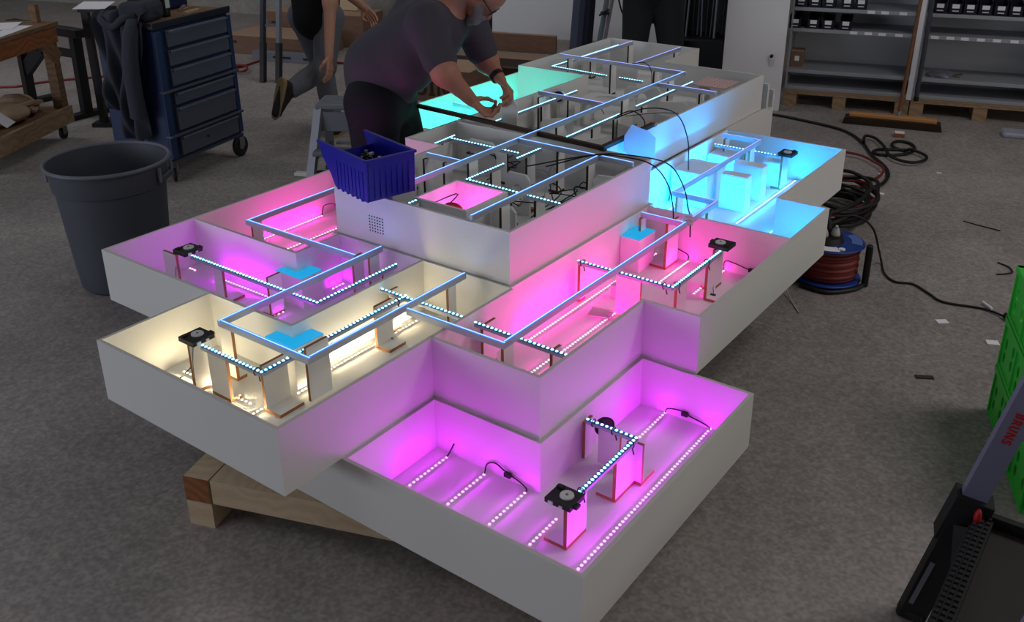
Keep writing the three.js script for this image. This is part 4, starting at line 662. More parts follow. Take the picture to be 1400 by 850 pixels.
{
  const t = thing('trestle', 'grey-blue steel upright with a dark edge behind the far corner', 'upright', uv2(-1.9, 6.6).toArray(), TH);
  piece('post', bar(V(-0.045, 0, 0), V(0.03, 1.5, -0.1), 0.11, 0.08), std(0x4d566b, 0.45), t); piece('edge', bar(V(0.065, 0, 0), V(0.125, 1.5, -0.1), 0.07, 0.07), mat.cartDark, t);
  const w = thing('wood_prop', 'thin wooden prop leaning beside the steel upright', 'prop', uv2(-1.68, 6.6).toArray(), TH); piece('pole', bar(V(-0.06, 0, 0), V(0.16, 1.6, -0.15), 0.05, 0.035), std(0x6f8088, 0.6), w); piece('clamp', [rbox(0.09, 0.03, 0.04, 0.008, 0.03, 0.52, 0.0), rod(V(-0.02, 0.5, 0.03), V(0.07, 0.56, 0.03), 0.01)], mat.black, w); piece('strip', bar(V(0.0, 0, 0.04), V(0.22, 1.6, -0.11), 0.05, 0.02), std(0x8a7f80, 0.6), w);
  solo('hanging_cable', tube([[-0.02, 1.3, 0], [-0.01, 0.9, 0.02], [0.05, 0.6, 0.02], [0.12, 0.45, 0.02]].map(([x, y, z]) => { const p = uv2(-1.55 + x, 6.55 + z, y); return p.toArray(); }), 0.008, 40), mat.cable, 'dark cable hanging in front of the second white board', 'cable');
}
{ // black rack with rods
  const t = thing('rod_rack', 'tall black rack of upright rods beside the white door panel', 'rack', uv2(-0.66, 6.25).toArray(), TH);
  piece('back_panel', box(0.62, 1.6, 0.02, 0, 0.8, -0.2), mat.black, t); for (const x of [-0.3, 0.3]) piece('side_panel', box(0.02, 1.6, 0.4, x, 0.8, 0), mat.black, t); piece('shelf', box(0.58, 0.02, 0.38, 0, 0.42, 0), mat.black, t); piece('base', box(0.6, 0.06, 0.4, 0, 0.03, 0), mat.black, t);
  for (let i = 0; i < 13; i++) { const x = -0.25 + i * 0.041, z = rr(-0.1, 0.12), m = [mat.aluDull, std(0x2a2d34, 0.5), std(0x4b5260, 0.5)][i % 3], r = rr(0.006, 0.011); const a = t.localToWorld(V(x, 0.432, z)); t.updateMatrixWorld(); const p0 = t.localToWorld(V(x, 0.432, z)), p1 = t.localToWorld(V(x + rr(-0.03, 0.04), rr(0.75, 1.45), z - 0.04)); solo('rod', rod(p0, p1, r), m, 'thin rod standing upright in the black rack', 'rod', 'rods in the black rack'); }
}
slab('door_panel', 'tall white door panel with a small knob leaning beside the shelves', 'panel', -0.36, 0.117, 0, 1.75, 5.5, 5.518, mat.panelWhite, 0.06, (t) => { piece('knob', cyl(0.012, 0.014, 0.03, 0, 0, 0).rotateX(Q).translate(0.143, 0.436, 0.005), mat.black, t); piece('plate', box(0.03, 0.05, 0.004, 0.15, 0.385, 0.0), mat.rim, t); });
// shelving on pallets
function palletAt(label, u0, u1, blocks) {
  const p = uv2(u0, 5.7), t = thing('pallet', label, 'pallet', p.toArray(), TH), w = u1 - u0;
  for (let k = 0; k < 5; k++) piece('plank', rbox(w, 0.02, 0.095, 0.003, w / 2, 0.132, -0.05 - k * 0.13), mat.palletWood, t);
  for (const z of [-0.05, -0.31, -0.57]) { piece('stringer', box(w, 0.02, 0.09, w / 2, 0.112, z), mat.palletWood, t); for (const b of blocks) piece('block', box(0.1, 0.1, 0.09, b - u0, 0.05, z), mat.palletWood, t); }
}
palletAt('worn wooden pallet under the shelving next to the white door panel', 0.13, 1.085, [0.18, 0.564, 1.035]);
palletAt('worn wooden pallet under the shelving beyond the broom handle', 1.095, 2.1, [1.145, 1.6, 2.05]);
function shelving(label, u0, u1, labels, posts) {
  const p = uv2(u0, 5.7), t = thing('shelving', label, 'shelving', p.toArray(), TH), w = u1 - u0, y0 = 0.142;
  piece('back_panel', box(w, 1.7, 0.01, w / 2, y0 + 0.85, -0.42), mat.shelfBack, t); piece('side_panel', box(0.012, 1.7, 0.42, 0.006, y0 + 0.85, -0.21), mat.shelfGrey, t); piece('side_panel', box(0.012, 1.7, 0.42, w - 0.006, y0 + 0.85, -0.21), mat.shelfGrey, t);
  for (const y of [0.155, 0.29, 0.62, 0.785, 1.15]) { const s = new THREE.Group(); s.name = 'shelf'; t.add(s); piece('board', box(w - 0.026, 0.004, 0.4, w / 2, y + 0.012, -0.21), mat.shelfGrey, s); piece('edge', rbox(w - 0.026, 0.028, 0.012, 0.003, w / 2, y, -0.006), mat.shelfGrey, s);
    for (const [lu, ly] of labels) if (Math.abs(ly - y) < 0.05) { piece('label', box(0.055, 0.022, 0.002, lu - u0, y, 0.001), mat.paper, s); } }
  return t;
}
shelving('grey steel shelving with a carton, next to the white door panel', 0.13, 1.08, [[0.716, 0.785], [0.816, 0.785], [0.947, 0.785], [0.607, 0.62], [0.715, 0.62], [0.816, 0.62], [0.938, 0.62]]);
shelving('grey steel shelving holding crumpled foil, beyond the broom handle', 1.1, 2.1, [[1.195, 0.62], [1.302, 0.62], [1.404, 0.62], [1.514, 0.62], [1.623, 0.62], [1.741, 0.62], [1.85, 0.62]]);
const binPlace = [['upper shelf bins next to the door panel', 0.806, [0.19, 0.293, 0.402, 0.533, 0.635]], ['lower shelf bins next to the door panel', 0.636, [0.159, 0.298, 0.409, 0.541]], ['shelf bins beyond the broom handle', 0.806, [1.199, 1.306, 1.407, 1.511, 1.614, 1.716, 1.82]]];
let firstBin = null;
const ord = ['first', 'second', 'third', 'fourth', 'fifth', 'sixth', 'seventh'];
binPlace.forEach(([g, y, us], gi) => us.forEach((u, k) => {
  const label = ord[k] + ' small dark blue shelf bin, ' + ['upper row by the door panel', 'lower row by the door panel', 'row beyond the broom handle'][gi];
  if (!firstBin) {
    firstBin = thing('shelf_bin', label, 'bin', [0, 0, 0], TH, g);
    piece('tub', [box(0.085, 0.004, 0.2, 0, 0.002, -0.1), box(0.004, 0.1, 0.2, 0.0425, 0.05, -0.1), box(0.004, 0.1, 0.2, -0.0425, 0.05, -0.1), box(0.085, 0.1, 0.004, 0, 0.05, -0.2), box(0.085, 0.075, 0.004, 0, 0.0375, -0.002), box(0.07, 0.008, 0.012, 0, 0.03, 0.004)], mat.smallBin, firstBin);
    piece('label', box(0.05, 0.03, 0.002, 0, 0.055, 0.001), mat.paper, firstBin); piece('slot', box(0.045, 0.008, 0.004, 0, 0.022, 0.01), mat.rim, firstBin);
  }
  const b = gi + k ? firstBin.clone() : firstBin; if (b !== firstBin) { b.name = numbered('shelf_bin'); b.userData = { label, category: 'bin', group: g }; scene.add(b); }
  b.position.copy(uv2(u, 5.71, y + 0.001 - 0.0055));
}));
{ const c = slab('carton', 'small brown carton with a white label on the shelf', 'carton', 0.145, 0.245, 0.304, 0.43, 5.8, 5.95, mat.card, 0, (t, w, h, d) => { piece('label', box(0.035, 0.04, 0.002, 0, 0.07, d / 2 + 0.0005), mat.paper, t); piece('flap', rbox(w, 0.004, d, 0.001, 0, h + 0.002, 0), mat.cardLight, t); });
  const f = thing('foil_bag', 'crumpled foil bag lying on the shelf', 'bag', uv2(1.28, 5.82, 0.304).toArray(), TH); const g = new THREE.IcosahedronGeometry(0.1, 3), q = g.attributes.position; for (let i = 0; i < q.count; i++) { const x = q.getX(i), y = q.getY(i), z = q.getZ(i), k = 1 + 0.35 * (vn(x * 3 + 0.5, z * 3 + y * 2 + 0.5, 8, 4) - 0.5); q.setXYZ(i, x * 1.1 * k, Math.max(0, (y + 0.03) * 0.35 * k), z * 0.9 * k); } g.computeVertexNormals(); piece('foil', g, std(0x8c8f9c, 0.3, { metalness: 0.5, flatShading: true }), f); piece('flap', box(0.1, 0.003, 0.05).rotateZ(0.2).translate(0.11, 0.02, 0.02), std(0x6a5a3e, 0.6), f);
  const pb = thing('clear_bag', 'clear plastic bag with a white card on the floor under the shelving', 'bag', uv2(1.86, 5.35, 0).toArray(), TH); piece('bag', rbox(0.26, 0.04, 0.16, 0.018, 0, 0.02, 0), mat.film, pb); piece('card', rbox(0.14, 0.012, 0.13, 0.003, 0.09, 0.046, 0.01), mat.paper, pb); }
// broom and strips leaning on the shelving
{
  const t = thing('broom', 'wide wooden broom with a brown pole leaning on the shelving', 'broom', uv2(0.97, 5.3).toArray(), TH - 0.04);
  piece('head', rbox(0.62, 0.035, 0.06, 0.01, 0, 0.075, 0), mat.broomWood, t); const br = []; for (let i = 0; i < 60; i++) for (let j = 0; j < 3; j++) br.push(box(0.011, 0.07, 0.016).rotateX((j - 1) * 0.4).rotateZ((i / 59 - 0.5) * 0.5).translate((i / 59 - 0.5) * 0.68, 0.032, (j - 1) * 0.026)); const b = piece('bristles', br, mat.bristle, t); b.userData.kind = 'stuff';
  piece('socket', rod(V(0.04, 0.085, 0), V(0.045, 0.16, -0.03), 0.016), mat.aluDull, t); piece('pole', rod(V(0.042, 0.11, -0.01), V(0.09, 1.5, -0.3), 0.014), mat.poleWood, t);
  const u = (x, v, y) => uv2(x, v, y);
  const w = solo('white_batten', bar(u(1.075, 5.62, 0.145), u(1.095, 5.67, 1.6), 0.036, 0.02), mat.panelWhite, 'long white batten leaning between the two shelvings', 'batten');
  const d = thing('dark_tube', 'long dark tube with a rubber end leaning beside the white batten', 'tube'); piece('tube', rod(u(1.128, 5.6, 0.15), u(1.14, 5.67, 1.6), 0.017), std(0x3a3d47, 0.5), d); piece('end', rod(u(1.1275, 5.6, 0.144), u(1.128, 5.6, 0.18), 0.02), mat.black, d);
}
// cables on the floor
const onFloor = (pts, y = 0.009) => pts.map(([x, z]) => [x, y, z]);
solo('mains_cable', tube([...onFloor([[-2.2, -5.15], [-1.38, -5.17], [-1.05, -5.13], [-0.74, -5.04], [-0.535, -4.82], [-0.38, -4.55], [-0.233, -4.346], [-0.158, -4.172], [-0.14, -3.97], [-0.2, -3.857], [-0.33, -3.807], [-0.46, -3.78]], 0.011)], 0.011, 140), mat.cable, 'thick black cable running from the door panel to the coil', 'cable');
solo('looped_cable', tube([...onFloor([[-0.50, -4.755], [-0.54, -4.93], [-0.465, -4.908], [-0.359, -4.75], [-0.26, -4.55], [-0.16, -4.476], [-0.085, -4.487], [-0.039, -4.577], [-0.063, -4.688], [-0.177, -4.774]], 0.028), ...onFloor([[-0.223, -4.794], [-0.364, -4.712], [-0.391, -4.624], [-0.326, -4.586], [-0.226, -4.656], [-0.174, -4.76], [-0.18, -4.876], [-0.24, -4.975], [-0.318, -4.986], [-0.341, -4.904], [-0.301, -4.808], [-0.215, -4.765]], 0.012)], 0.0105, 200), mat.cable, 'black cable lying in loose loops on the floor', 'cable');
solo('red_hose', tube(onFloor([[-0.75, -4.5], [-0.518, -4.451], [-0.419, -4.437], [-0.313, -4.352], [-0.223, -4.261], [-0.187, -4.144], [-0.187, -4.029], [-0.215, -3.893], [-0.232, -3.756], [-0.25, -3.6]], 0.03), 0.0085, 100), mat.redCable, 'red hose curving beside the thick black cable', 'hose');
solo('red_hose', tube(onFloor([[-8.4, -1.2], [-7.386, -2.097], [-7.265, -2.231], [-7.2, -2.533], [-6.6, -3.5], [-6.288, -3.832], [-6.32, -4.132], [-6.314, -4.31], [-6.004, -4.481], [-5.5, -4.6]], 0.011), 0.0105, 120), mat.redCable, 'red hose snaking over the floor behind the tool cart', 'hose');
solo('red_hose', tube(onFloor([[-6.2, -3.72], [-6.02, -3.706], [-6.05, -3.8], [-6.2, -3.9], [-6.3, -3.86]], 0.03), 0.0105, 50), mat.redCable, 'small red hose loop beside the tool cart', 'hose');
{
  for (let i = 0; i < 13; i++) {
    const pts = [], n = 9, cx = -0.2 + rr(-0.05, 0.03), cz = -3.28 + rr(-0.08, 0.1), a = rr(0.15, 0.24), b = rr(0.24, 0.46), ph = rr(0, 6), y = 0.013 + i * 0.0125;
    for (let k = 0; k < n; k++) { const t = k / n * 6.2832; pts.push([cx + a * Math.cos(t + ph) * rr(0.85, 1.1), y + rr(0, 0.02), cz + b * Math.sin(t + ph) * rr(0.85, 1.1)]); }
    solo('coiled_cable', tube(pts, i === 9 ? 0.009 : 0.011, 90, true), i === 9 ? mat.redCable : mat.cable, i === 9 ? 'single red loop in the heap of black cable' : 'black loop in the heap of cable behind the cable reel', 'cable', i === 9 ? undefined : 'black cable loops heaped on the floor');
  }
}
// cable reel
{
  const t = thing('cable_reel', 'blue cable reel wound with red cable beside the model', 'cable reel', [0.045, 0, -2.42], 0.35);
  const fl = (y, r) => lathe([[0.03, y - 0.004], [r - 0.01, y - 0.006], [r, y], [r - 0.01, y + 0.008], [0.03, y + 0.006], [0.03, y - 0.004]], 48);
  piece('lower_flange', fl(0.02, 0.165), mat.reelBlue, t); piece('upper_flange', fl(0.2, 0.165), mat.reelBlue, t); piece('drum', cyl(0.085, 0.085, 0.17, 0, 0.11, 0, 32), mat.black, t);
  for (let i = 0; i < 9; i++) piece('winding', new THREE.TorusGeometry(0.128 + (i % 2) * 0.006, 0.0125, 8, 40).rotateX(Q + rr(-0.03, 0.03)).translate(0, 0.042 + i * 0.0175, 0), std([0x7a2420, 0x6c1f1c, 0x83302a][i % 3], 0.55), t);
  piece('socket_plate', cyl(0.085, 0.095, 0.03, -0.03, 0.22, 0.0, 32), mat.black, t); piece('handle', rbox(0.032, 0.22, 0.035, 0.012, 0.18, 0.11, 0.05), mat.black, t);
  piece('label', new THREE.RingGeometry(0.1, 0.155, 24, 1, 3.5, 1.5).rotateX(-Q).translate(0, 0.2092, 0), mat.paper, t, 'white printed label band'); piece('label', new THREE.RingGeometry(0.1, 0.15, 24, 1, -0.3, 1.0).rotateX(-Q).translate(0, 0.2092, 0), std(0x5878b8, 0.6), t, 'pale blue symbol label'); piece('button', cyl(0.015, 0.015, 0.006, 0.05, 0.211, 0.12, 16), mat.paper, t);
  piece('frame', tube([[0.18, 0.012, 0.05], [0.12, 0.012, 0.13], [0.0, 0.012, 0.19], [-0.12, 0.012, 0.14]], 0.011), mat.black, t);
  for (const [x, z, i] of [[-0.035, 0.045, 0], [0.02, 0.02, 1]]) { const p = thing('mains_plug', i ? 'pale grey plug in the cable reel, nearer its handle' : 'pale grey plug in the cable reel, nearer the white model', 'plug', t.localToWorld(V(x, 0.236, z)).toArray(), 0.35); t.updateMatrixWorld(); p.position.copy(t.localToWorld(V(x, 0.236, z))); piece('body', lathe([[0, 0], [0.02, 0], [0.021, 0.012], [0.017, 0.03], [0.01, 0.045], [0, 0.047]], 18), mat.whiteCable, p); piece('grip', rod(V(0, 0.04, 0), V(0, 0.06, 0.02), 0.009, 10, 0.006), mat.whiteCable, p); }
  { const p = thing('mains_plug', 'black plug standing in the cable reel socket', 'plug', [0, 0, 0], 0.2); p.position.copy(t.localToWorld(V(-0.02, 0.236, -0.045))); piece('body', lathe([[0, 0], [0.022, 0], [0.024, 0.02], [0.013, 0.06], [0.009, 0.08], [0, 0.08]], 18), mat.black, p); piece('grip', rod(V(0, 0.07, 0), V(0.01, 0.1, -0.02), 0.008), mat.black, p); }
  solo('reel_lead', tube([[0.03, 0.3, -2.5], [0.12, 0.3, -2.56], [0.19, 0.24, -2.6], [0.215, 0.1, -2.68], [0.215, 0.012, -2.76], [0.27, 0.007, -2.63], [0.338, 0.007, -2.563], [0.418, 0.007, -2.584], [0.505, 0.007, -2.523], [0.589, 0.007, -2.465], [0.75, 0.007, -2.498], [0.85, 0.012, -2.46]], 0.0055, 120), mat.cable, 'thin black lead running from the reel to the green crates', 'cable');
  const pl = thing('lead_plug', 'black cable plug with a white sleeve beside the green crates', 'plug', [0.85, 0.012, -2.46], -0.6); piece('body', rod(V(0, 0.006, 0), V(0.1, 0.012, 0.0), 0.014, 14, 0.02), mat.black, pl); piece('sleeve', rod(V(-0.15, -0.001, -0.02), V(-0.08, 0.0, -0.006), 0.0068), mat.paper, pl);
  solo('loose_wire', tube([[-0.12, 0.1, -2.3], [-0.06, 0.03, -2.16], [0.02, 0.006, -2.05], [0.08, 0.004, -1.97]], 0.003, 30), mat.whiteCable, 'thin grey wire drooping to the floor beside the reel', 'wire');
}
// stacked green crates
{
  const W = 0.62, D = 0.42, H = 0.2, ang = Math.atan2(-0.579, 0.212);    // long side runs from the far corner towards the camera
  function crate(label, y) {
    const t = thing('crate', label, 'crate', [0.953, y, -1.613], ang, 'green crates');
    const side = (len, depth, place) => {
      const s = new THREE.Shape([[0, 0], [len, 0], [len, H - 0.006], [0, H - 0.006]].map(([a, b]) => new THREE.Vector2(a, b)));
      const n = Math.round(len / 0.1); for (let i = 0; i < n; i++) for (const yy of [0.055, 0.11]) { const p = new THREE.Path(); p.absellipse((i + 0.5) * len / n, yy + 0.02 * (i % 2), 0.014, 0.022, 0, 6.2832, true, 0.0); s.holes.push(p); }
      piece('side_panel', place(new THREE.ExtrudeGeometry(s, { depth, bevelEnabled: false, curveSegments: 10 })), mat.green, t);
      piece('rim', place(join([box(len + 0.01, 0.022, 0.022, len / 2, H - 0.013, depth / 2), box(len, 0.012, 0.014, len / 2, 0.008, depth / 2 + 0.002), ...Array.from({ length: 4 }, (_, i) => box(0.012, H - 0.02, 0.014, 0.01 + i * (len - 0.02) / 3, H / 2 - 0.006, depth / 2 + 0.003))])), mat.green, t);
    };
    side(W, 0.006, (g) => g.translate(0, 0, -0.006)); side(W, 0.006, (g) => g.rotateY(Math.PI).translate(W, 0, -D + 0.006)); side(D, 0.006, (g) => g.rotateY(Q).translate(W - 0.006, 0, 0)); side(D, 0.006, (g) => g.rotateY(-Q).translate(0.006, 0, -D));
    piece('base', box(W - 0.02, 0.008, D - 0.02, W / 2, 0.006, -D / 2), mat.green, t);
  }
  // the crates reach away from the model: local -z must point out of the picture
  crate('bottom crate of the stack of perforated green crates', 0.0); crate('middle crate of the stack of perforated green crates', H + 0.001); crate('top crate of the stack of perforated green crates', 2 * H + 0.002);
}
// grey ladder with black step and foot
const font = await new FontLoader().loadAsync('fonts/droid/droid_sans_bold.typeface.json');
{
  const t = thing('step_ladder', 'grey ladder with black plastic foot and ribbed step', 'ladder');
  const foot = V(1.0, 0, -0.372), j = V(1.075, 0.36, -0.43), top = V(1.34, 1.6, -0.43);
  const railG = (a, b) => bar(a, b, 0.03, 0.055, V(0, 0, 1));
  piece('rail', bar(j.clone().lerp(top, -0.02), top, 0.062, 0.03, V(0.3, 0, 1)), std(0x8587a2, 0.4, { metalness: 0.3 }), t);
  piece('rail', bar(V(1.2, 0.02, 0.19), V(1.5, 1.6, 0.17), 0.062, 0.03, V(0.3, 0, 1)), std(0x8587a2, 0.4, { metalness: 0.3 }), t);
  const leg = foot.clone(); piece('foot', [bar(foot, j.clone().add(V(0.008, 0.03, 0)), 0.07, 0.045, V(0.3, 0, 1)), rbox(0.07, 0.03, 0.05, 0.01, 1.0, 0.015, -0.372)], mat.blackSoft, t);
  piece('foot_inlay', bar(V(0.999, 0.06, -0.352), V(1.03, 0.2, -0.374), 0.012, 0.006, V(0.3, 0, 1)), mat.aluDull, t);
  piece('knuckle', [bar(j.clone().add(V(-0.02, -0.1, 0)), j.clone().add(V(0.014, 0.05, 0)), 0.095, 0.06, V(0.3, 0, 1)), bar(V(1.09, 0.33, -0.4), V(1.16, 0.01, -0.2), 0.06, 0.05, V(1, 0, 0.3))], mat.blackSoft, t);
  piece('button', new THREE.SphereGeometry(0.02, 16, 10).scale(0.5, 1.3, 0.6).translate(1.108, 0.375, -0.392), mat.red, t, 'red oval release button');
  const st = new THREE.Group(); st.name = 'step'; t.add(st);
  piece('tray', [box(0.3, 0.012, 0.56, 1.26, 0.335, -0.15)], std(0x2a2624, 0.7), st); piece('edge', [box(0.05, 0.03, 0.56, 1.12, 0.35, -0.15).rotateY(0), box(0.3, 0.04, 0.02, 1.26, 0.355, -0.425), box(0.02, 0.04, 0.56, 1.4, 0.355, -0.15)], mat.black, st);
  const rib = []; for (let i = 0; i < 26; i++) for (const x of [1.105, 1.12, 1.135]) rib.push(box(0.009, 0.008, 0.012, x, 0.368, -0.41 + i * 0.0205)); piece('grip_rib', rib, mat.blackSoft, st);
  const tg = new TextGeometry('BRUNS', { font, size: 0.022, depth: 0.0012, curveSegments: 4 }); tg.computeBoundingBox();
  const d = top.clone().sub(j).normalize(), up = V(0, 0, 0).crossVectors(V(0.3, 0, 1).normalize(), d).normalize();
  // facing side of the rail: letters run along it
  const nrm = V(0, 0, 0).crossVectors(d, V(0, 0, 0).crossVectors(V(0.3, 0, 1), d).normalize()).normalize();
  const X = d.clone().multiplyScalar(-1), Zf = nrm.clone(), Y = V(0, 0, 0).crossVectors(Zf, X).normalize();
  const c = j.clone().lerp(top, 0.27);
  tg.applyMatrix4(new THREE.Matrix4().makeBasis(X, Y, Zf).setPosition(c.clone().addScaledVector(Zf, 0.0155).addScaledVector(Y, -0.011)));
  piece('lettering', tg, mat.red, t, 'red maker lettering on the rail');
}
// litter on the floor
const lit = (x, z, w, d, r, m, label) => solo('floor_scrap', box(w, 0.004, d).rotateY(r).translate(x, 0.0025, z), m, label, 'scrap');
lit(0.63, -2.266, 0.05, 0.035, 0.7, mat.paper, 'white paper scrap on the floor nearest the reel lead'); lit(0.855, -2.186, 0.05, 0.04, 0.4, mat.paper, 'white paper scrap on the floor by the lowest green crate'); lit(-0.104, -3.816, 0.05, 0.03, 0.2, mat.paper, 'pale scrap on the floor beside the cable heap'); lit(0.091, -4.434, 0.03, 0.02, 0, mat.paper, 'tiny white scrap on the open floor below the shelving'); lit(0.694, -1.72, 0.07, 0.025, 0.5, std(0x3c3028, 0.9), 'brown shaving on the floor in front of the green crates'); lit(-0.21, -4.2, 0.04, 0.03, 0.3, mat.paper, 'small pale scrap beside the red hose');
{ const b = thing('wood_offcut', 'small square wood offcut with a white top near the broom', 'offcut', [-0.36, 0, -5.143], 0.3); piece('block', box(0.07, 0.03, 0.06, 0, 0.015, 0), mat.orangePine, b); piece('top', box(0.066, 0.006, 0.056, 0, 0.033, 0), mat.paper, b); }
solo('cable_tie', tube(onFloor([[0.698, -3.105], [0.75, -3.08], [0.775, -3.04], [0.78, -3.009], [0.75, -2.97], [0.722, -2.946]], 0.005), 0.004, 40), mat.cable, 'short bent black wire on the floor above the green crates', 'wire');
solo('cable_tie', tube(onFloor([[0.42, -3.62], [0.5, -3.6], [0.62, -3.58]], 0.004), 0.003, 20), mat.cable, 'thin dark wire on the open floor', 'wire');
{ // lettering on the carton behind the man
  const g = new TextGeometry('OIN', { font, size: 0.13, depth: 0.002, curveSegments: 4 }); g.translate(0.0, 0.05, 0.2265); piece('lettering', g, mat.darkMdf, oin, 'large dark printed letters');
}

// ---------------------------------------------------------------- people
function field(bones, cell, k) {                             // bones: [a, b, ra, rb]; smooth union meshed on a grid
  const lo = V(1e9, 1e9, 1e9), hi = V(-1e9, -1e9, -1e9);
  for (const [a, b, ra, rb] of bones) for (const [p, r] of [[a, ra], [b, rb]]) { lo.min(V(p.x - r, p.y - r, p.z - r)); hi.max(V(p.x + r, p.y + r, p.z + r)); }
  lo.addScalar(-3 * cell - k * 0.5); hi.addScalar(3 * cell + k * 0.5);
  const size = hi.clone().sub(lo), L = Math.max(size.x, size.y, size.z), n = Math.min(170, Math.ceil(L / cell)), half = L / 2, c = lo.clone().add(hi).multiplyScalar(0.5);
  const mc = new MarchingCubes(n, mat.skin, false, false, 400000), f = mc.field; f.fill(-1);
  const B = bones.map(([a, b, ra, rb]) => { const d = b.clone().sub(a); return [a.x, a.y, a.z, d.x, d.y, d.z, 1 / Math.max(1e-9, d.lengthSq()), ra, rb]; });
  for (let z = 0; z < n; z++) { const Z = c.z + (z - n / 2) / (n / 2) * half; if (Z < lo.z || Z > hi.z) continue;
    for (let y = 0; y < n; y++) { const Y = c.y + (y - n / 2) / (n / 2) * half; if (Y < lo.y || Y > hi.y) continue;
      for (let x = 0; x < n; x++) { const X = c.x + (x - n / 2) / (n / 2) * half; if (X < lo.x || X > hi.x) continue;
        let d = 1e3;
        for (const [ax, ay, az, dx, dy, dz, il, ra, rb] of B) {
          const px = X - ax, py = Y - ay, pz = Z - az, t = Math.max(0, Math.min(1, (px * dx + py * dy + pz * dz) * il)), qx = px - t * dx, qy = py - t * dy, qz = pz - t * dz;
          const e = Math.sqrt(qx * qx + qy * qy + qz * qz) - (ra + (rb - ra) * t);
          if (e - d > k) continue; const h = Math.max(0, k - Math.abs(d - e)) / k; d = Math.min(d, e) - h * h * k * 0.25;
        }
        f[x + y * n + z * n * n] = -d;
      } } }
  mc.isolation = 0; mc.update();
  const g = new THREE.BufferGeometry(), m = mc.count;
  g.setAttribute('position', new THREE.BufferAttribute(mc.positionArray.slice(0, m * 3), 3)); 
  g.scale(half, half, half).translate(c.x, c.y, c.z); let w = mergeVertices(g, 1e-5); w.computeVertexNormals();
  if (w.index) { const nn = w.attributes.normal, fn = V(0, 0, 0); }
  return w;
}
function hand(w, dir, nrm, curl, side, s = 1) {              // wrist, finger direction, palm normal, curl, +1 / -1 for the thumb's side
  const d = dir.clone().normalize(), sd = V(0, 0, 0).crossVectors(nrm, d).normalize().multiplyScalar(side), n = V(0, 0, 0).crossVectors(d, sd).normalize().multiplyScalar(side), B = [];
  const at = (a, b, c) => w.clone().addScaledVector(d, a * s).addScaledVector(sd, b * s).addScaledVector(n, c * s);
  B.push([at(-0.02, 0, 0), at(0.02, 0, 0), 0.026 * s, 0.024 * s]);
  for (const b of [-0.03, -0.01, 0.01, 0.03]) B.push([at(0.01, b * 0.6, 0), at(0.085, b, 0), 0.015 * s, 0.0115 * s]);
  [[0.031, 0.04, 0.026, 0.022], [0.0105, 0.045, 0.03, 0.024], [-0.0105, 0.042, 0.028, 0.023], [-0.031, 0.034, 0.021, 0.019]].forEach(([b, l1, l2, l3], i) => {
    let p = at(0.085, b, 0), a = 0; const c = (curl[i] ?? curl[0]);
    [[l1, 0.0092, 0.7], [l2, 0.0082, 1.0], [l3, 0.0074, 0.7]].forEach(([l, r, q]) => { a += c * q; const e = p.clone().addScaledVector(d, Math.cos(a) * l * s).addScaledVector(n, Math.sin(a) * l * s); B.push([p, e, (r + 0.0008) * s, r * s]); p = e; });
  });
  const t0 = at(0.02, 0.026, 0.004), t1 = at(0.048, 0.052, 0.02), t2 = at(0.072, 0.05, 0.044), t3 = at(0.09, 0.034, 0.058); B.push([t0, t1, 0.016 * s, 0.012 * s], [t1, t2, 0.011 * s, 0.0098 * s], [t2, t3, 0.0095 * s, 0.008 * s]);
  return field(B, 0.0032, 0.006);
}
const lerp = (a, b, t) => a.clone().lerp(b, t);
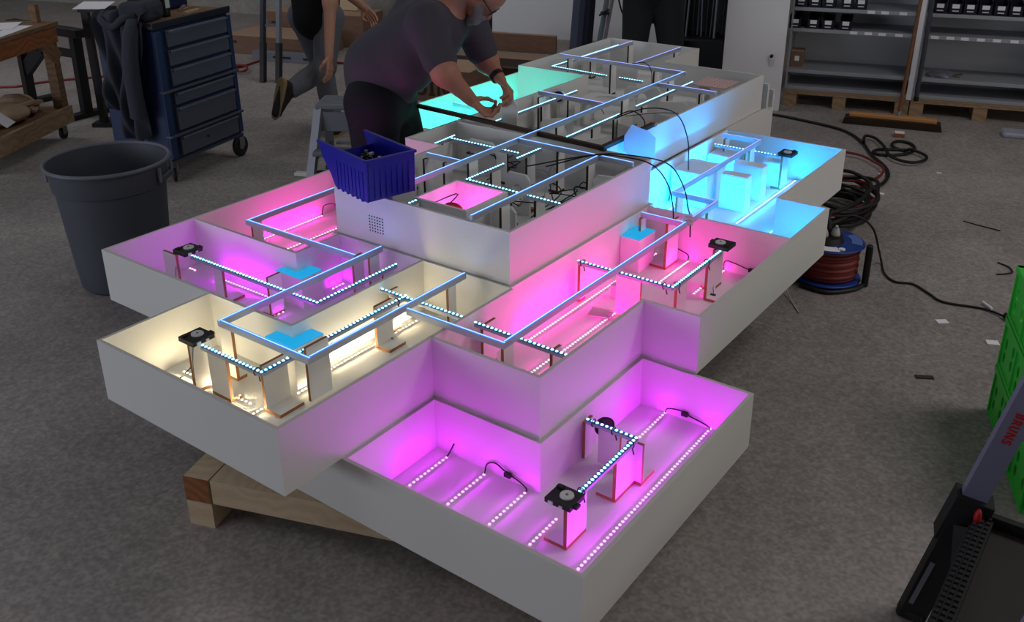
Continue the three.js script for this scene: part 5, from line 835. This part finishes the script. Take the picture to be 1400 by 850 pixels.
function person(label, J, C) {
  const t = thing('person', label, 'person');
  for (const k in J) J[k] = V(...J[k]);
  const fwd = J.fwd.normalize(), right = V(0, 0, 0).crossVectors(fwd, V(0, 1, 0)).normalize(), b = C.bulk ?? 1;
  const hipR = J.hip.clone().addScaledVector(right, 0.1), hipL = J.hip.clone().addScaledVector(right, -0.1), B = [];
  const limb = (a, m, e, r0, r1, r2) => B.push([a, m, r0, r1], [m, e, r1 * 1.0, r2]);
  B.push([J.hip, J.waist, 0.13 * b, 0.125 * b], [J.waist, J.chest, 0.125 * b, 0.13 * b], [J.chest, J.neck, 0.12 * b, 0.06], [J.shR, J.shL, 0.07, 0.07], [hipR, hipL, 0.11 * b, 0.11 * b]);
  limb(J.shR, J.elR, J.wrR, 0.058 * b, 0.046 * b, 0.03); limb(J.shL, J.elL, J.wrL, 0.058 * b, 0.046 * b, 0.03);
  limb(hipR, J.knR, J.anR, 0.095, 0.06, 0.04); limb(hipL, J.knL, J.anL, 0.095, 0.06, 0.04);
  const parts = [field(B, 0.014, 0.05)];
  // head
  const hd = J.head, hf = J.look.normalize(), hr = V(0, 0, 0).crossVectors(hf, V(0, 1, 0)).normalize(), hu = V(0, 0, 0).crossVectors(hr, hf).normalize(), H = (x, y, z) => hd.clone().addScaledVector(hr, x).addScaledVector(hu, y).addScaledVector(hf, z);
  const HB = [[H(0, 0.03, -0.02), H(0, 0.035, 0.015), 0.083, 0.08], [H(0, -0.03, 0.03), H(0, -0.07, 0.055), 0.062, 0.042], [H(0, 0.0, 0.085), H(0, -0.03, 0.108), 0.009, 0.014], [J.neck, H(0, -0.06, -0.02), 0.06, 0.055], [H(0.075, 0.0, 0.0), H(0.08, -0.025, 0.0), 0.016, 0.012], [H(-0.075, 0.0, 0.0), H(-0.08, -0.025, 0.0), 0.016, 0.012], [H(0.02, -0.05, 0.088), H(-0.02, -0.05, 0.088), 0.009, 0.009], [H(0.035, 0.022, 0.078), H(-0.035, 0.022, 0.078), 0.012, 0.012]];
  parts.push(field(HB, 0.005, 0.02));
  for (const S of ['R', 'L']) parts.push(hand(J['wr' + S], J['ha' + S].clone().sub(J['wr' + S]), J['pn' + S], J['curl' + S].toArray(), S === 'R' ? 1 : -1, C.handScale ?? 1));
  piece('body', parts, C.skin, t);
  // clothes follow the body
  const e = 0.014, T1 = [[J.hip, J.waist, 0.145 * b, 0.145 * b + e], [J.waist, J.chest, 0.145 * b + e, 0.145 * b], [J.chest, lerp(J.chest, J.neck, 0.72), 0.13 * b, 0.075], [J.shR, J.shL, 0.082, 0.082]];
  if (C.hem) T1.push([J.hip.clone().setY(J.hip.y - C.hem), J.waist, 0.172 * b, 0.165 * b]);
  if (J.belly) T1.push([J.waist, J.belly, 0.14, 0.13], [J.belly, J.chest, 0.13, 0.12], [J.upback, J.chest, 0.08, 0.12], [J.waist, J.upback, 0.14, 0.08]);
  const sl = C.sleeve ?? 0.62; for (const S of ['R', 'L']) T1.push([J['sh' + S], lerp(J['sh' + S], J['el' + S], sl), 0.08 * b, 0.072 * b]);
  const crease = (g, amp, f) => { const p = g.attributes.position, n = g.attributes.normal; for (let i = 0; i < p.count; i++) { const x = p.getX(i), y = p.getY(i), z = p.getZ(i), k = amp * (fbm(x * 0.5 * f + y * 0.35 * f + 7, z * 0.5 * f - y * 0.25 * f + 9, 6, 31) - 0.5) * 2; p.setXYZ(i, x + n.getX(i) * k, y + n.getY(i) * k, z + n.getZ(i) * k); } g.computeVertexNormals(); return g; };
  piece('shirt', crease(field(T1, 0.011, 0.045), 0.011, 1.0), C.shirt, t, C.shirtLabel);
  const q = C.leg ?? 1, T2 = [[J.hip, lerp(J.hip, J.waist, 0.3), 0.14 * b, 0.138 * b], [hipR, hipL, 0.12 * b, 0.12 * b], [hipR, J.knR, 0.115 * q, 0.085 * q], [J.knR, lerp(J.knR, J.anR, 0.92), 0.085 * q, 0.068 * q], [hipL, J.knL, 0.115 * q, 0.085 * q], [J.knL, lerp(J.knL, J.anL, 0.92), 0.085 * q, 0.068 * q]];
  piece('trousers', crease(field(T2, 0.012, 0.03), 0.009, 1.3), C.trousers, t, C.trousersLabel);
  for (const S of ['R', 'L']) {
    const a = J['an' + S], f = J['toe' + S].clone().sub(a), fl = f.length(); f.normalize(); const dn = J['sole' + S].normalize();
    const g = new THREE.Group(); g.name = 'shoe'; t.add(g); const P = (x, y) => a.clone().addScaledVector(f, x).addScaledVector(dn, y);
    piece('upper', field([[P(-0.01, -0.02), P(-0.02, 0.05), 0.046, 0.044], [P(-0.03, 0.055), P(0.17, 0.062), 0.04, 0.036], [P(0.02, 0.01), P(0.12, 0.05), 0.042, 0.036]], 0.006, 0.02), mat.shoe, g);
    const so = field([[P(-0.04, 0.085), P(0.18, 0.085), 0.043, 0.043]], 0.006, 0.004), sp = so.attributes.position; for (let i = 0; i < sp.count; i++) { const v = V(sp.getX(i), sp.getY(i), sp.getZ(i)), h = v.clone().sub(P(0, 0.085)).dot(dn); v.addScaledVector(dn, -h + Math.max(-0.014, Math.min(0.012, h))); sp.setXYZ(i, v.x, v.y, v.z); } so.computeVertexNormals(); piece('sole', so, C.sole ?? mat.rubber, g);
  }
  piece('hair', field([[H(0, 0.05, -0.035), H(0, 0.07, 0.0), 0.082, 0.076], [H(0.06, 0.0, -0.03), H(-0.06, 0.0, -0.03), 0.04, 0.04], [H(0, -0.02, -0.06), H(0, 0.04, -0.05), 0.06, 0.07]], 0.007, 0.02), mat.hair, t);
  return { t, H };
}
const D0 = [0, -1, 0];
{
  const r = person('man in grey T-shirt and dark trousers bending over the white model', {
    hip: [-1.87, 0.86, -1.33], waist: [-1.86, 1.0, -1.345], belly: [-1.715, 1.05, -1.372], chest: [-1.63, 1.19, -1.435], upback: [-1.77, 1.27, -1.48], neck: [-1.49, 1.372, -1.5], head: [-1.405, 1.372, -1.56], fwd: [0.91, 0, -0.41], look: [0.42, -0.88, -0.2],
    shR: [-1.53, 1.26, -1.305], elR: [-1.385, 1.06, -1.25], wrR: [-1.35, 0.912, -1.393], haR: [-1.319, 0.846, -1.45], shL: [-1.586, 1.225, -1.673], elL: [-1.54, 1.01, -1.75], wrL: [-1.415, 0.952, -1.69], haL: [-1.337, 0.906, -1.67],
    pnR: [0.55, -0.35, -0.7], pnL: [-0.2, -0.75, 0.6], curlR: [0.95, 0.85, 0.85], curlL: [0.8, 0.75, 0.7],
    knR: [-1.83, 0.47, -1.23], anR: [-1.88, 0.09, -1.21], knL: [-1.82, 0.47, -1.47], anL: [-1.87, 0.09, -1.5], toeR: [-1.75, 0.09, -1.26], toeL: [-1.74, 0.09, -1.54], soleR: D0, soleL: D0,
  }, { skin: mat.skinDark, shirt: mat.shirtGrey, trousers: mat.trousersNavy, bulk: 1.15, leg: 1.18, sleeve: 0.72, shirtLabel: 'grey T-shirt', trousersLabel: 'dark navy trousers' });
  piece('beard', field([[r.H(0.05, -0.03, 0.05), r.H(0.02, -0.085, 0.085), 0.022, 0.026], [r.H(-0.05, -0.03, 0.05), r.H(-0.02, -0.085, 0.085), 0.022, 0.026], [r.H(0, -0.09, 0.085), r.H(0, -0.12, 0.085), 0.03, 0.022], [r.H(0.025, -0.045, 0.1), r.H(-0.025, -0.045, 0.1), 0.012, 0.012]], 0.005, 0.02), mat.beard, r.t, 'grey beard');
  const gl = []; for (const s of [-1, 1]) { const pts = []; for (let i = 0; i < 12; i++) { const a = i / 12 * 6.2832; pts.push(r.H(s * 0.035 + 0.027 * Math.cos(a), 0.005 + 0.019 * Math.sin(a), 0.1).toArray()); } gl.push(tube(pts, 0.0026, 36, true), rod(r.H(s * 0.062, 0.01, 0.1), r.H(s * 0.085, 0.005, 0.0), 0.0026)); }
  piece('glasses', [...gl, rod(r.H(-0.01, 0.01, 0.102), r.H(0.01, 0.01, 0.102), 0.0026)], mat.black, r.t, 'thin dark spectacles');
  const ax = V(-1.337 + 1.415, 0.906 - 0.952, -1.67 + 1.69).normalize(); piece('wrist_strap', new THREE.CylinderGeometry(0.036, 0.037, 0.026, 24, 1, true).applyQuaternion(new THREE.Quaternion().setFromUnitVectors(V(0, 1, 0), ax)).translate(-1.432, 0.957, -1.695), std(0x0b0b0e, 0.6, { side: THREE.DoubleSide }), r.t, 'black wrist strap');
  piece('key_tag', [box(0.03, 0.06, 0.012, -1.86, 0.86, -1.15), box(0.015, 0.05, 0.02, -1.84, 0.84, -1.15)], mat.disc, r.t, 'pale tag hanging at the belt');
}
person('man in black T-shirt and grey jeans with one foot lifted off the floor', {
  hip: [-4.0, 0.84, -2.88], waist: [-4.03, 1.0, -2.92], chest: [-4.06, 1.2, -2.97], neck: [-4.08, 1.42, -3.0], head: [-4.12, 1.54, -3.03], fwd: [-0.25, 0, -0.97], look: [-0.3, -0.3, -0.9],
  shR: [-3.86, 1.31, -2.95], elR: [-3.74, 0.98, -2.79], wrR: [-3.655, 0.62, -2.66], haR: [-3.625, 0.52, -2.63], shL: [-4.26, 1.31, -3.0], elL: [-4.05, 1.02, -3.18], wrL: [-3.93, 0.86, -3.31], haL: [-3.88, 0.78, -3.34],
  pnR: [-0.9, 0, 0.3], pnL: [0.5, 0, 0.8], curlR: [0.35, 0.35, 0.35], curlL: [0.5, 0.5, 0.5],
  knR: [-3.88, 0.5, -2.82], anR: [-3.845, 0.4, -2.44], knL: [-4.05, 0.46, -2.95], anL: [-3.79, 0.09, -2.78], toeR: [-3.84, 0.25, -2.36], toeL: [-3.84, 0.09, -2.95], soleR: [0.0, 0.35, 0.95], soleL: D0,
}, { skin: mat.skin, shirt: mat.shirtBlack, trousers: mat.jeans, sole: mat.gum, hem: 0.001, shirtLabel: 'black T-shirt', trousersLabel: 'faded grey jeans' });
person('person in dark green trousers standing behind the far corner of the model', {
  hip: [-2.13, 0.98, -4.56], waist: [-2.13, 1.12, -4.57], chest: [-2.13, 1.33, -4.57], neck: [-2.13, 1.54, -4.55], head: [-2.12, 1.67, -4.53], fwd: [0.55, 0, 0.83], look: [0.5, -0.2, 0.8],
  shR: [-2.29, 1.44, -4.45], elR: [-2.36, 1.14, -4.4], wrR: [-2.26, 1.12, -4.18], haR: [-2.2, 1.11, -4.12], shL: [-1.96, 1.44, -4.68], elL: [-1.86, 1.14, -4.68], wrL: [-1.86, 1.12, -4.46], haL: [-1.86, 1.1, -4.38],
  pnR: [0.6, -0.3, -0.2], pnL: [-0.6, -0.3, 0.2], curlR: [0.4, 0.4, 0.4], curlL: [0.4, 0.4, 0.4],
  knR: [-2.2, 0.5, -4.42], anR: [-2.25, 0.09, -4.38], knL: [-1.96, 0.5, -4.58], anL: [-1.89, 0.09, -4.6], toeR: [-2.2, 0.09, -4.24], toeL: [-1.8, 0.09, -4.48], soleR: D0, soleL: D0,
}, { skin: mat.skin, shirt: mat.shirtBlack, trousers: mat.trousersGreen, leg: 1.12, bulk: 1.05, shirtLabel: 'black top', trousersLabel: 'dark green work trousers' });

scene.traverse((o) => { if (o.isMesh) { o.castShadow = true; o.receiveShadow = true; } });
renderer.render(scene, camera);
